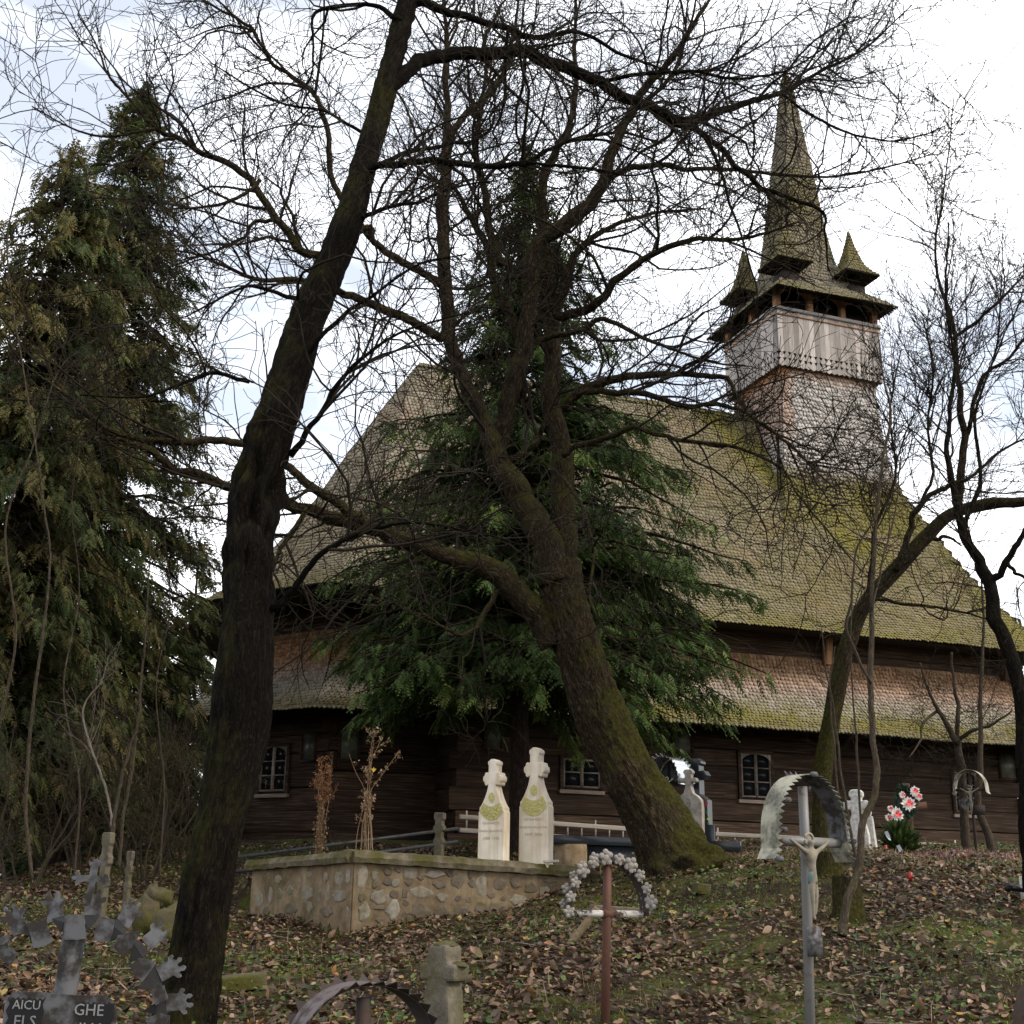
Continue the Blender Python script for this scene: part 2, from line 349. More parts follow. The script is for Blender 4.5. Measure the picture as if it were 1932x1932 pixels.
def lathe(name, prof, O, mat, parent=None, k=16, axis=(0, 0, 1), smooth=True):
    prof = np.asarray(prof, float); ax = unit(axis); s = unit(np.cross(ax, (0.3, 1, 0.1))); t = np.cross(ax, s); an = np.arange(k)*2*pi/k
    V = np.array([np.asarray(O)+ax*h+r*(s*cos(a)+t*sin(a)) for r, h in prof for a in an]); n = len(prof)
    F = [(i*k+j, i*k+(j+1) % k, (i+1)*k+(j+1) % k, (i+1)*k+j) for i in range(n-1) for j in range(k)]
    F += [tuple(range(k-1, -1, -1)), tuple((n-1)*k+j for j in range(k))]
    return mk(name, V, F, mat, parent, smooth=smooth, rnd=np.full(len(V), .5), tc=V)
def txt(name, s, O, X, Yv, size, mat, parent, depth=.004):
    cu = bpy.data.curves.new(name, 'FONT'); cu.body = s; cu.size = size; cu.align_x = 'CENTER'; cu.extrude = depth; cu.resolution_u = 2
    ob = bpy.data.objects.new(name, cu); COL.objects.link(ob)
    me = bpy.data.meshes.new_from_object(ob.evaluated_get(bpy.context.evaluated_depsgraph_get()))
    bpy.data.objects.remove(ob)
    v = np.array([q.co for q in me.vertices]); X = np.asarray(X, float); Yv = np.asarray(Yv, float)
    W = np.asarray(O) + v[:, :1]*X + v[:, 1:2]*Yv + v[:, 2:3]*np.cross(X, Yv)
    F = [tuple(p.vertices) for p in me.polygons]; bpy.data.meshes.remove(me)
    return mk(name, W, F, mat, parent)
# ------------------------------------------------------------------ ground
def sm(a, b, x):
    t = np.clip((np.asarray(x, float)-a)/(b-a), 0, 1); return t*t*(3-2*t)
WL, WC, WR = P(478, 1660, 15.4)[:2], P(668, 1630, 13.8)[:2], P(1092, 1648, 15.0)[:2]
def sd(p0, p1, x, y):
    d = (p1-p0)/np.linalg.norm(p1-p0); return d[0]*(y-p0[1]) - d[1]*(x-p0[0])
_ph = RNG.random((14, 3))*6.28; _fr = RNG.normal(0, 1, (14, 2))
def wob(x, y):
    s = 0
    for k in range(14):
        f = .5+.28*k; s = s + np.sin(_fr[k, 0]*f*x + _fr[k, 1]*f*y + _ph[k, 0])/(1.2+.35*k)
    return s
def gz(x, y):
    x, y = np.broadcast_arrays(np.asarray(x, float), np.asarray(y, float))
    T = np.interp(x, [-30, -9, -5.5, -3.2, -1.75, .0, .8, 2.0, 6, 14], [1.3, 1.45, 1.5, 1.28, 1.22, 1.42, 1.62, 1.95, 2.0, 2.1])
    z = np.interp(y, [-50, 0, 4, 7.5], [-1.5, 0, .45, .9])
    t = np.clip((y-7.5)/7.0, 0, 1); mid = .9 + (T-.9)*(t*.75+.25*t*t)
    z = np.where(y > 7.5, mid, z)
    far = np.interp(x, [-14, -10, -8, -6.2, -3, 30], [-1.5, .3, 1.5, 2.35, 2.5, 2.55])
    t2 = np.clip((y-14.5)/8.5, 0, 1); z = np.where(y > 14.5, T + (far-T)*(t2*t2*(3-2*t2)), z)
    z = z - 3.5*sm(30, 70, y) 
    d1 = sd(WC, WR, x, y); d2 = sd(WL, WC, x, y)
    du = (WC-WL)/np.linalg.norm(WC-WL); al = (x-WL[0])*du[0] + (y-WL[1])*du[1]
    m = sm(.02, .2, d1)*sm(.02, .2, d2)*(1-sm(.1, .9, x-WR[0]))*sm(-.9, -.1, al)*(1-sm(17, 21, y))
    tz = np.maximum(z, 1.86)
    z = z + (tz-z)*m
    for mx_, my_, ma, mr in ((1.9, 10.8, .15, .8), (3.9, 15.6, .15, .9), (5.7, 16.0, .14, .9), (.3, 9.4, .08, .7), (-1.2, 9.6, .08, .8), (3.3, 8.7, .11, .7), (2.9, 12.6, .12, .8), (4.8, 11.5, .10, .9), (-3.2, 10.5, .10, .9)):
        z = z + ma*np.exp(-((x-mx_)**2+(y-my_)**2)/mr**2)*(1-m)
    near = np.exp(-((y-12)/16)**2)
    return z + .040*wob(x, y)*near*(1-.7*m)
def axis_pts(segs):
    out = []
    for a, b, st in segs: out += list(np.arange(a, b, st))
    return np.array(out + [segs[-1][1]])
gx = axis_pts([(-1500, -200, 260), (-200, -40, 32), (-40, -12, 2), (-12, -6, .4), (-6, 8, .12), (8, 14, .4), (14, 40, 2), (40, 200, 32), (200, 1500, 260)])
gy = axis_pts([(-1000, -100, 180), (-100, -5, 12), (-5, 3, .8), (3, 6, .3), (6, 19, .12), (19, 26, .4), (26, 60, 2), (60, 200, 20), (200, 2000, 300)])
X, Y = np.meshgrid(gx, gy); Z = gz(X, Y); nx, ny = len(gx), len(gy)
ii = (np.arange(ny-1)[:, None]*nx + np.arange(nx-1)[None]).ravel()
ground = mk('ground', np.stack([X, Y, Z], -1).reshape(-1, 3), np.stack([ii, ii+1, ii+nx+1, ii+nx], -1), 'ground', smooth=True)
ground['kind'] = 'structure'

# ------------------------------------------------------------------ church
CA = radians(20.0); CD = np.array([cos(CA), sin(CA), 0]); CN = np.array([-sin(CA), cos(CA), 0]); UP = np.array([0, 0, 1.0])
C0 = np.array([-0.967, 24.0, 0.0])
def L(s, w, z): return C0 + CD*s + CN*w + UP*z
church = root('church', L(5, 4, 2.5), 'dark timber church with two tiers of wood-shingle roof and a tall shingled spire', 'church')
SH = {'V': [], 'Q': [], 'T': [], 'rnd': [], 'moss': [], 'fresh': [], 'pale': [], 'n': 0}
def resample(A, B, ex):
    mid = (A+B)/2; L_ = np.concatenate([[0], np.cumsum(np.linalg.norm(np.diff(mid, axis=0), axis=1))])
    # use the longer of the two sides' slope length, so rows stay even where a hip narrows
    n = max(2, int(round(L_[-1]/ex))); t = np.linspace(0, L_[-1], n+1)
    f = lambda Q: np.stack([np.interp(t, L_, Q[:, i]) for i in range(3)], 1)
    return f(A), f(B), n
PICK = []
def shingles(A, B, ex, sw, attrf, store=SH, th=.014, tip=.58, pick=None, over=0.0):
    """rows of pointed shingles between edge curves A (left) and B (right), bottom to top, seen from outside"""
    A, B = np.asarray(A, float), np.asarray(B, float)
    if over: A = np.vstack([A[0]-unit(A[1]-A[0])*over, A]); B = np.vstack([B[0]-unit(B[1]-B[0])*over, B])
    A, B, n = resample(A, B, ex)
    Aex = np.vstack([A, 2*A[-1]-A[-2], 3*A[-1]-2*A[-2]]); Bex = np.vstack([B, 2*B[-1]-B[-2], 3*B[-1]-2*B[-2]])
    for i in range(n):
        a0, b0 = A[i], B[i]; a1, b1 = A[i]*-.35 + A[i+1]*1.35, B[i]*-.35 + B[i+1]*1.35
        W = np.linalg.norm(b0-a0)
        if W < .03: continue
        m = max(1, int(round(W/sw))); off = .5 if i % 2 else 0.0
        j = np.arange(m + (1 if off else 0))
        f0 = np.clip((j-off)/m, 0, 1); f1 = np.clip((j+1-off)/m, 0, 1)
        jit = RNG.normal(0, .03/m, (len(j), 2)); gap = .035/m
        g0 = np.clip(f0+gap+jit[:, 0]*.4, 0, 1)[:, None]; g1 = np.clip(f1-gap+jit[:, 1]*.4, 0, 1)[:, None]
        up = unit((a1+b1)/2-(a0+b0)/2); nrm = unit(np.cross(b0-a0 if W > 1e-6 else B[0]-A[0], up))
        lift = (th+.004+RNG.random((len(j), 1))*.010)
        dr = RNG.normal(0, .13*ex, (len(j), 1)) - (RNG.random((len(j), 1)) < .012)*.45*ex
        lo = lambda g: a0+(b0-a0)*g; hi = lambda g: a1+(b1-a1)*g
        wv = lambda q: nrm*(.012*np.sin(q[:, :1]*1.9+q[:, 2:3]*1.3)+.010*np.sin(q[:, 1:2]*2.7-q[:, 2:3]*2.1))
        TL, TR = hi(g0)+nrm*.002, hi(g1)+nrm*.002; TL = TL+wv(TL); TR = TR+wv(TR)
        _lo = lo; lo = lambda g: _lo(g)+wv(_lo(g))
        sh = ex*tip
        SL = lo(g0)+up*(sh+dr)+nrm*lift; SR = lo(g1)+up*(sh+dr)+nrm*lift; TP = lo((g0+g1)/2)+up*dr*1.0+nrm*lift
        # blunt tip: two points
        w4 = (g1-g0)*.20
        T1 = lo((g0+g1)/2-w4)+up*dr+nrm*lift; T2 = lo((g0+g1)/2+w4)+up*dr+nrm*lift
        d = -nrm*th
        V = np.stack([TL, TR, SR, T2, T1, SL, SR+d, T2+d, T1+d, SL+d], 1)
        k = len(j); base = store['n'] + np.arange(k)[:, None]*10
        if pick is not None and i == 0:
            for q in range(k):
                PICK.append((V[q], pick))
            continue
        q4 = np.array([[0, 5, 2, 1], [5, 4, 3, 2], [5, 9, 8, 4], [4, 8, 7, 3], [3, 7, 6, 2]])
        t3 = np.zeros((0, 3), int)
        store['V'].append(V.reshape(-1, 3)); store['Q'].append((base[:, None, :]+q4[None]).reshape(-1, 4)); store['T'].append((base[:, None, :]+t3[None]).reshape(-1, 3))
        c = (SL+SR)/2; t_ = i/max(1, n-1)
        mo, fr, pa = attrf(c, t_)
        for key, val in (('moss', mo), ('fresh', fr), ('pale', pa), ('rnd', RNG.random(k))):
            store[key].append(np.repeat(np.broadcast_to(val, (k,)), 10))
        store['n'] += k*10
def deck(name, curves, mat, parent, closed=True, inset=.03, thick=None):
    """surface through edge curves (list of (n,3)); lies under the shingles"""
    Cv = np.stack([np.asarray(c, float) for c in curves]); m, n, _ = Cv.shape
    i = np.arange(m if closed else m-1)[:, None]; j = np.arange(n-1)[None]
    F = np.stack([i*n+j, ((i+1) % m)*n+j, ((i+1) % m)*n+j+1, i*n+j+1], -1).reshape(-1, 4)
    return mk(name, Cv.reshape(-1, 3), F, mat, parent, tc=Cv.reshape(-1, 3), rnd=.5)
def local_s(c): return (c-C0)@CD
def local_w(c): return (c-C0)@CN
# --- log walls
POLY = [(13.2, 0), (0, 0), (0, 1.2), (-2.2, 1.2), (-3.7, 3.0), (-3.7, 5.0), (-2.2, 6.8), (0, 6.8), (0, 8), (13.2, 8)]
wall = mk('wall', np.vstack([[L(s, w, 2.2) for s, w in POLY], [L(s, w, 7.2) for s, w in POLY]]), [(i, i+10, (i+1) % 10+10, (i+1) % 10) for i in range(10)], 'dark', church)
zz = [2.28]
while zz[-1] < 7.1: zz.append(zz[-1]+random.choice([.34, .40, .37, .43]))
for i in range(10):
    a, b = np.array(POLY[i], float), np.array(POLY[(i+1) % 10], float); d = (b-a)/np.linalg.norm(b-a); nrm = np.array([-d[1], d[0]]) 
    nrm = -nrm if False else nrm
    out = np.array([d[1], -d[0]])
    cen = np.array([5, 4.0])
    out = -out if np.dot(out, a-cen+ (b-a)/2) < 0 else out
    if i in (1, 7): out = np.array([-1.0, 0])
    for k in range(len(zz)-1):
        e0 = .16 if (k+i) % 2 else .02; e1 = .16 if (k+i) % 2 == 0 else .02
        if i == 1: e0 = e1 = 0.0
        p = a - d*e0; ln = np.linalg.norm(b-a)+e0+e1; dep = .10+random.random()*.035
        h = zz[k+1]-zz[k]-.006-random.random()*.012
        o = L(*(p-out*.05), zz[k]); ax = (CD*d[0]+CN*d[1])*ln+UP*random.uniform(-.035, .035); ay = (CD*out[0]+CN*out[1])*(dep); az = UP*h + CD*0
        box('log', o, ax, ay, az, 'log', wall, bev=.014)
# --- skirt roof (lower tier)
def offset_poly(poly, off):
    n = len(poly); P_ = np.array(poly, float); R_ = []
    for i in range(n):
        p, a, b = P_[i], P_[i-1], P_[(i+1) % n]
        d0 = (p-a)/np.linalg.norm(p-a); d1 = (b-p)/np.linalg.norm(b-p); n0 = np.array([-d0[1], d0[0]]); n1 = np.array([-d1[1], d1[0]])
        m = (n0+n1); m = m/np.dot(m, m)*2; m = m/ (np.dot(m, n0)) if abs(np.dot(m, n0)) > 1e-6 else n0
        R_.append(p+m*off)
    return np.array(R_)
_sg = -1.0 if np.dot(offset_poly(POLY, 1.0)[0]-np.array(POLY[0]), (1, -1)) < 0 else 1.0
TT = np.linspace(0, 1, 15)
def skirt_prof(t):   # t 0 eave .. 1 wall
    return 1.28*(1-t)**1.25*(1-.12*t) + .10, 4.80 + 1.70*(t*.72+.28*t**2.2)
curves = []
for k in range(10):
    cv = []
    for t in TT:
        o_, z_ = skirt_prof(t); q = offset_poly(POLY, _sg*o_)[k]; cv.append(L(q[0], q[1], z_))
    curves.append(np.array(cv))
skirt = deck('skirt_roof', [c-UP*.03 for c in curves], 'dark', church)
def skirt_attr(c, t):
    s = local_s(c); n = .5+.5*np.sin(s*1.7+t*5)
    return np.clip(.95-abs(t-.22)*2.2, 0, 1)*(.55+.6*sm(-1, 5, s)) , sm(.40, .80, t)*(.55+.45*(1-sm(-1.5, 1.5, s)))*(.85+.15*n), np.clip((1-sm(.35, .85, abs(t-.50)*2))*.55, 0, 1)*np.ones(len(c))
for k in range(0, 5):
    A_, B_ = curves[(k+1) % 10], curves[k]
    shingles(A_, B_, .098, .090, skirt_attr, pick='skirt' if k in (0, 2, 3) else None, over=.10)
for k in (5, 6, 7, 8, 9):
    shingles(curves[(k+1) % 10], curves[k], .2, .2, skirt_attr)
# --- main roof (upper tier)
EV = [(14.1, -1.0), (-2.8, -1.0), (-4.75, 1.4), (-4.75, 6.6), (-2.8, 9.0), (14.1, 9.0)]
RP = [(12.3, 4.0), (0.0, 4.0), (0.0, 4.0), (0.0, 4.0), (0.0, 4.0), (12.3, 4.0)]
EAVE_Z, RIDGE_Z = 6.98, 13.72
rc = []
TR_ = np.linspace(0, 1, 28)
for (s0, w0), (s1, w1) in zip(EV, RP):
    cv = []
    for t in TR_:
        g = t; z = EAVE_Z + (RIDGE_Z-EAVE_Z)*(t - .16*np.sin(pi*t)*(1-t)**1.1)
        cv.append(L(s0+(s1-s0)*g, w0+(w1-w0)*g, z))
    rc.append(np.array(cv))
roof = deck('main_roof', [c-UP*.03 for c in rc], 'dark', church)
soff = mk('eave_soffit', np.vstack([[L(s, w, EAVE_Z-.05) for s, w in EV], [L(s*1.0, w, EAVE_Z+.05) for s, w in [(12.9, .3), (-2.0, .3), (-3.4, 2.2), (-3.4, 5.8), (-2.0, 7.7), (12.9, 7.7)]]]),
          [(i, (i+1) % 6, 6+(i+1) % 6, 6+i) for i in range(6)], 'dark', roof)
def roof_attr(c, t):
    s, w = local_s(c), local_w(c); z = c[:, 2]
    px = np.interp(z, [8.0, 9.6, 11.0, 12.4, 13.8], [11.6, 10.6, 9.4, 8.6, 8.0])
    streak = np.exp(-((s-px)/.5)**2)*sm(8.6, 10.2, z)
    m = .12 + .30*sm(2, 9, s) + .40*sm(.12, .0, t) + .15*sm(.5, .0, t) + 1.35*streak + .5*sm(12.5, 13.4, s)
    return np.clip(m, 0, 1.6), np.clip(.12*np.sin(s*2.1)*np.sin(z*3), 0, 1), .12*np.ones(len(c))*(1-sm(3, 9, s))+.05
for k, (ex, sw) in enumerate([(.118, .092), (.118, .092), (.118, .092), (.3, .25), (.3, .25), (.3, .25)]):
    shingles(rc[(k+1) % 6], rc[k], ex, sw, roof_attr, pick=None, over=.11)
# ridge cap
shingles(np.array([L(0, 3.9, 13.66), L(0, 4.0, 13.80)]), np.array([L(12.2, 3.9, 13.66), L(12.2, 4.0, 13.80)]), .08, .11, roof_attr)
for s in (1.6, 8.25, 13.0):
    bar('eave_bracket', L(s, -.22, 6.42), L(s, -.30, 7.0), .16, .16, 'warm' if s == 8.25 else 'log', wall, bev=.02)
# --- tower
TS0, TS1, TW0, TW1 = 9.25, 12.15, 2.55, 4.95; tcx, tcw = (TS0+TS1)/2, (TW0+TW1)/2
def ring(o, z, oy=None): 
    oy = o if oy is None else oy
    return [L(TS1+o, TW0-oy, z), L(TS0-o, TW0-oy, z), L(TS0-o, TW1+oy, z), L(TS1+o, TW1+oy, z)]
def corner_curves(prof): 
    R_ = [ring(*p) for p in prof]; return [np.array([r[k] for r in R_]) for k in range(4)]
tw = corner_curves([(1.15, 8.9, 1.25), (.62, 10.3, .8), (.33, 11.3, .42), (.16, 12.2, .2), (.06, 13.2, .08), (0.0, 14.1, 0), (-.02, 15.1, -.02)])
tower = deck('tower_shaft', [c+ (L(tcx, tcw, 0)-C0)*0 for c in tw], 'dark', church)
def tower_attr(c, t):
    z = c[:, 2]; s = local_s(c); e = (s < TS0+.25)
    mo = np.clip((11.95-z)/.5, 0, 1)*np.where(local_w(c) < TW0+.1, 1.0, .8)*.95
    return mo, np.clip(sm(14.25, 14.75, z)*.8 + e*.5*sm(12.3, 13.2, z), 0, 1), np.clip((z-11.6)*2, 0, 1)
for k in range(4): shingles(tw[(k+1) % 4], tw[k], .115 if k in (0, 1) else .3, .098 if k in (0, 1) else .25, tower_attr)
# parapet of vertical boards with two rows of triangular cut-outs
PZ0, PZ1, PO = 14.74, 16.30, .12
cor = ring(PO, 0)
par = box('parapet_floor', L(TS0-PO, TW0-PO, PZ0+.05), CD*(TS1-TS0+2*PO), CN*(TW1-TW0+2*PO), UP*.08, 'dark', church)
for k in range(4):
    a, b = cor[(k+1) % 4], cor[k]; W = np.linalg.norm(b-a); d = (b-a)/W; out = np.cross(d, UP); nb = int(round(W/.155)); bw = W/nb
    for j in range(nb):
        h = .055; y1, y2 = .10, .27
        w_ = bw-.006
        pl = [(0, 0), (w_/2-.012, -.035), (w_/2+.012, -.035), (w_, 0), (w_, y1), (w_-h, y1+.10), (w_, y1+.10), (w_, y2), (w_-h, y2+.10), (w_, y2+.10), (w_, PZ1-PZ0), (0, PZ1-PZ0), (0, y2+.10), (h, y2+.10), (0, y2), (0, y1+.10), (h, y1+.10), (0, y1)]
        prism('parapet_board', pl, a+d*(j*bw+.003)+UP*(PZ0-.05+random.uniform(-.01, .01))+out*.0, d, UP, out*.03, 'board', par)
    bar('parapet_rail', a+UP*(PZ1-.03)+out*.055-d*.03, b+UP*(PZ1-.03)+out*.055+d*.03, .05, .09, 'board', par)
    bar('parapet_moulding', a+UP*(PZ1-.20)+out*.045, b+UP*(PZ1-.20)+out*.045, .025, .035, 'warm', par)
# belfry posts and arched brackets
belfry = box('belfry_shade_fill', L(TS0+.12, TW0+.12, PZ1-1.0), CD*(TS1-TS0-.24), CN*(TW1-TW0-.24), UP*1.7, 'dark', church)  # dark solid filling the open belfry, in place of the shade inside
for k in range(4):
    a, b = cor[(k+1) % 4], cor[k]; W = np.linalg.norm(b-a); d = (b-a)/W; out = np.cross(d, UP); npst = 4 if W > 3 else 3
    for j in range(npst):
        f = (j+.06)/(npst-1+.12); p = a+d*W*f-out*.08
        if j < npst-1 or True:
            box('belfry_post', p-d*.075-out*.075+UP*(PZ1-.02), d*.15, out*.15, UP*.62, 'warm', belfry, bev=.012)
            arc = []
            for sgn in (-1, 1):
                pl = [(0, 0)] + [(.30*(1-cos(q)), .30*sin(q)) for q in np.linspace(0, pi/2, 7)] + [(.0, .30)]
                if (j == 0 and sgn < 0) or (j == npst-1 and sgn > 0): continue
                prism('arch_bracket', [(x*sgn, y) for x, y in pl], p+d*.075*sgn+UP*(PZ1+.28)-out*.03, d, UP, out*.07, 'warm', belfry)
# flared spire roof: eave, then steep broach spire
SPW = 1.0
def oct_ring(r, rw, z): return [L(tcx+r, tcw-rw, z), L(tcx-r, tcw-rw, z), L(tcx-r, tcw+rw, z), L(tcx+r, tcw+rw, z)]
sp_prof = [(1.82, 1.82, 16.70), (1.54, 1.50, 17.0), (1.24, 1.16, 17.30), (.95, .88, 17.7), (.76, .73, 18.3), (.63, .61, 19.3), (.50, .49, 20.6), (.36, .35, 22.0), (.22, .22, 23.3), (.10, .10, 24.4), (.03, .03, 24.75)]
SR_ = [oct_ring(*p) for p in sp_prof]; sc_ = [np.array([r[k] for r in SR_]) for k in range(4)]
spire = deck('spire', [c-UP*.03 for c in sc_], 'dark', church)
mk('spire_soffit', np.vstack([oct_ring(1.80, 1.80, 16.66), oct_ring(1.2, 1.1, 16.98)]), [(i, (i+1) % 4, 4+(i+1) % 4, 4+i) for i in range(4)], 'dark', spire)
def spire_attr(c, t):
    z = c[:, 2]; return np.clip(.45+.5*np.sin(z*1.3+.6)*.5+.35*sm(17.6, 16.8, z), 0, 1.1), np.zeros(len(c)), .28*np.ones(len(c))
for k in range(4): shingles(sc_[(k+1) % 4], sc_[k], .11, .095, spire_attr, over=.08)
tube('spire_cross_post', [L(tcx, tcw, 24.6), L(tcx, tcw, 25.15)], [.02, .012], 'darkiron', spire, k=6)
bar('spire_cross_arm', L(tcx-.17, tcw, 24.98), L(tcx+.17, tcw, 24.98), .025, .025, 'darkiron', spire)
# four corner turrets
for (ts, twd) in ((11.75, 2.72), (9.65, 2.72), (9.65, 4.78), (11.75, 4.78)):
    zb = 17.25
    tr = box('corner_turret', L(ts-.24, twd-.24, zb-.15), CD*.48, CN*.48, UP*.35, 'dark', church)
    for ds in (-1, 1):
        for dw in (-1, 1):
            bar('turret_post', L(ts+ds*.23, twd+dw*.23, zb), L(ts+ds*.23, twd+dw*.23, zb+.62), .09, .09, 'warm', tr)
    tp = [(.54, zb+.46), (.42, zb+.60), (.28, zb+.80), (.19, zb+1.1), (.10, zb+1.5), (.02, zb+1.95)]
    rr = [[L(ts+r, twd-r, z), L(ts-r, twd-r, z), L(ts-r, twd+r, z), L(ts+r, twd+r, z)] for r, z in tp]
    cc = [np.array([r[k] for r in rr]) for k in range(4)]
    deck('turret_roof', [c-UP*.02 for c in cc], 'dark', tr)
    mk('turret_soffit', np.vstack([rr[0], [L(ts+.1, twd-.1, zb+.62), L(ts-.1, twd-.1, zb+.62), L(ts-.1, twd+.1, zb+.62), L(ts+.1, twd+.1, zb+.62)]])-UP*.02, [(i, (i+1) % 4, 4+(i+1) % 4, 4+i) for i in range(4)], 'dark', tr)
    for k in range(4): shingles(cc[(k+1) % 4], cc[k], .10, .09, lambda c, t: (np.full(len(c), .75), np.zeros(len(c)), np.full(len(c), .1)))
# all the other shingles
ob = mk('shingle', np.vstack(SH['V']), [np.vstack(SH['Q']), np.vstack(SH['T'])], 'shingle', roof, kind='stuff', rnd=np.concatenate(SH['rnd']), moss=np.concatenate(SH['moss']), fresh=np.concatenate(SH['fresh']), pale=np.concatenate(SH['pale']))
# the eave-row shingles as single pieces (three shared meshes)
def unit_shingle(moss):
    V = np.array([[-.48, 1, 0], [.48, 1, 0], [.49, .58, .03], [.15, 0, .03], [-.15, 0, .03], [-.49, .58, .03], [.49, .58, 0], [.15, 0, 0], [-.15, 0, 0], [-.49, .58, 0]])
    me_o = mk('shingle', V, [(0, 5, 2, 1), (5, 4, 3, 2), (5, 9, 8, 4), (4, 8, 7, 3), (3, 7, 6, 2), (0, 9, 5), (1, 2, 6)], 'shingle', None, rnd=0.0, moss=moss, fresh=0.0, pale=.25)
    me = me_o.data; bpy.data.objects.remove(me_o); return me
us = [unit_shingle(m) for m in (.35, .7, 1.0)]
cb = LOC['church']
PICK.sort(key=lambda q: np.linalg.norm(q[0].mean(0)-EYE))
for q, (V, nm) in enumerate(PICK[:300]):
    o = bpy.data.objects.new('shingle', us[q % 3]); COL.objects.link(o); o.parent = skirt
    x = V[1]-V[0]; wd = np.linalg.norm(x); x = x/max(wd, 1e-6); t0 = (V[3]+V[4])/2; y = (V[0]+V[1])/2-t0; ln = np.linalg.norm(y); y = y/ln; z = np.cross(x, y)
    mm = Matrix.Identity(4)
    for i in range(3): mm[i][0], mm[i][1], mm[i][2], mm[i][3] = x[i]*wd*1.02, y[i]*ln, z[i]*.8, t0[i]-cb[i]
    o.matrix_local = mm
if len(PICK) > 300:
    Vs = np.vstack([v for v, _ in PICK[300:]]); k = len(PICK)-300; bs_ = np.arange(k)[:, None, None]*10
    q4 = np.array([[0, 5, 2, 1], [5, 4, 3, 2], [5, 9, 8, 4], [4, 8, 7, 3], [3, 7, 6, 2]]); t3 = np.array([[0, 9, 5], [1, 2, 6]])
    mk('eave_shingle', Vs, [(bs_+q4[None]).reshape(-1, 4), (bs_+t3[None]).reshape(-1, 3)], 'shingle', skirt, kind='stuff', rnd=np.repeat(RNG.random(k), 10), moss=.7, fresh=0., pale=.2)
# --- windows and hung icon boards
def window(o, d, out, wd, ht, rows=3, arched=True):
    """o bottom-left corner on the wall face"""
    fr = prism('window', [(-.07, -.06), (wd+.07, -.06), (wd+.07, ht*.86), (wd+.07, ht+.06), (-.07, ht+.06)], o+out*.052, d, UP, out*.012, 'dark', church)
    for nm, x0, y0, x1, y1 in (('frame_post', -.07, -.06, 0, ht+.06), ('frame_post', wd, -.06, wd+.07, ht+.06), ('sill', -.09, -.12, wd+.09, -.05), ('lintel', -.07, ht, wd+.07, ht+.07)):
        box(nm, o+d*x0+UP*y0+out*.045, d*(x1-x0), out*(.09 if nm == 'sill' else .07), UP*(y1-y0), 'log' if nm != 'sill' else 'frame', fr, bev=.006)
    m_ = .035
    for nm, x0, y0, x1, y1 in (('stile', 0, 0, m_, ht), ('stile', wd-m_, 0, wd, ht), ('mullion', wd/2-m_, 0, wd/2+m_, ht), ('bottom_rail', m_, 0, wd-m_, m_)):
        box(nm, o+d*x0+UP*y0+out*.066, d*(x1-x0), out*.035, UP*(y1-y0), 'frame', fr)
    pw = (wd-4*m_)/2; ph = (ht-m_)/rows
    for c in range(2):
        x0 = m_ + c*(pw+2*m_)
        for r in range(rows):
            y0 = m_+r*ph
            box('pane', o+d*x0+UP*y0+out*.072, d*pw, out*.004, UP*(ph-.0), 'glass', fr)
            if r: box('glazing_bar', o+d*x0+UP*(y0-.012)+out*.071, d*pw, out*.024, UP*.024, 'frame', fr)
    if arched:   # curved head pieces filling the upper corners
        h = ht*.22
        for sg, xo in ((1, 0), (-1, wd)):
            pts = [(0, h)] + [(wd/2*(1-cos(q)), h*sin(q)) for q in np.linspace(0, pi/2, 8)]
            pts = [(0, 0)] + [(wd/2*(1-cos(q)), h*sin(q)) for q in np.linspace(0, pi/2, 8)] + [(0, h)]
            prism('arched_head', [(xo+sg*x, ht-h+y) for x, y in pts], o+out*.106, d, UP, out*.012, 'frame', fr)
    else:
        box('top_rail', o+UP*(ht-m_)+out*.066, d*wd, out*.035, UP*m_, 'frame', fr)
    return fr
FO = -CN
window(L(2.15, -.0, 3.58), CD, FO, .78, .55, 2, False)
window(L(6.10, -.0, 3.55), CD, FO, .70, .88)
window(L(11.42, -.0, 3.45), CD, FO, .60, .86)
ea, eb = L(-2.2, 1.2, 0), L(-3.7, 3.0, 0); ed = unit(ea-eb); eo = np.cross(ed, UP); eo = eo if eo[1] < 0 else -eo
window(eb+ed*.72+UP*3.42+eo*.0, ed, eo, .66, .86)
def icon(o, d, out, wd, ht):
    b_ = box('icon_board', o+out*.06, d*wd, out*.03, UP*ht, 'paper', church)
    for x0, y0, x1, y1 in ((-.05, -.05, wd+.05, 0), (-.05, ht, wd+.05, ht+.05), (-.05, 0, 0, ht), (wd, 0, wd+.05, ht)):
        box('board_frame', o+d*x0+UP*y0+out*.05, d*(x1-x0), out*.055, UP*(y1-y0), 'log', b_)
icon(L(4.58, 0, 4.38), CD, FO, .38, .50); icon(L(12.75, 0, 4.25), CD, FO, .40, .55); icon(L(.55, 0, 4.25), CD, FO, .30, .45)
icon(L(-2.0, 1.2, 4.02), CD, FO, .0+.34, .55); icon(eb+ed*1.75+UP*4.0, ed, eo, .28, .5)
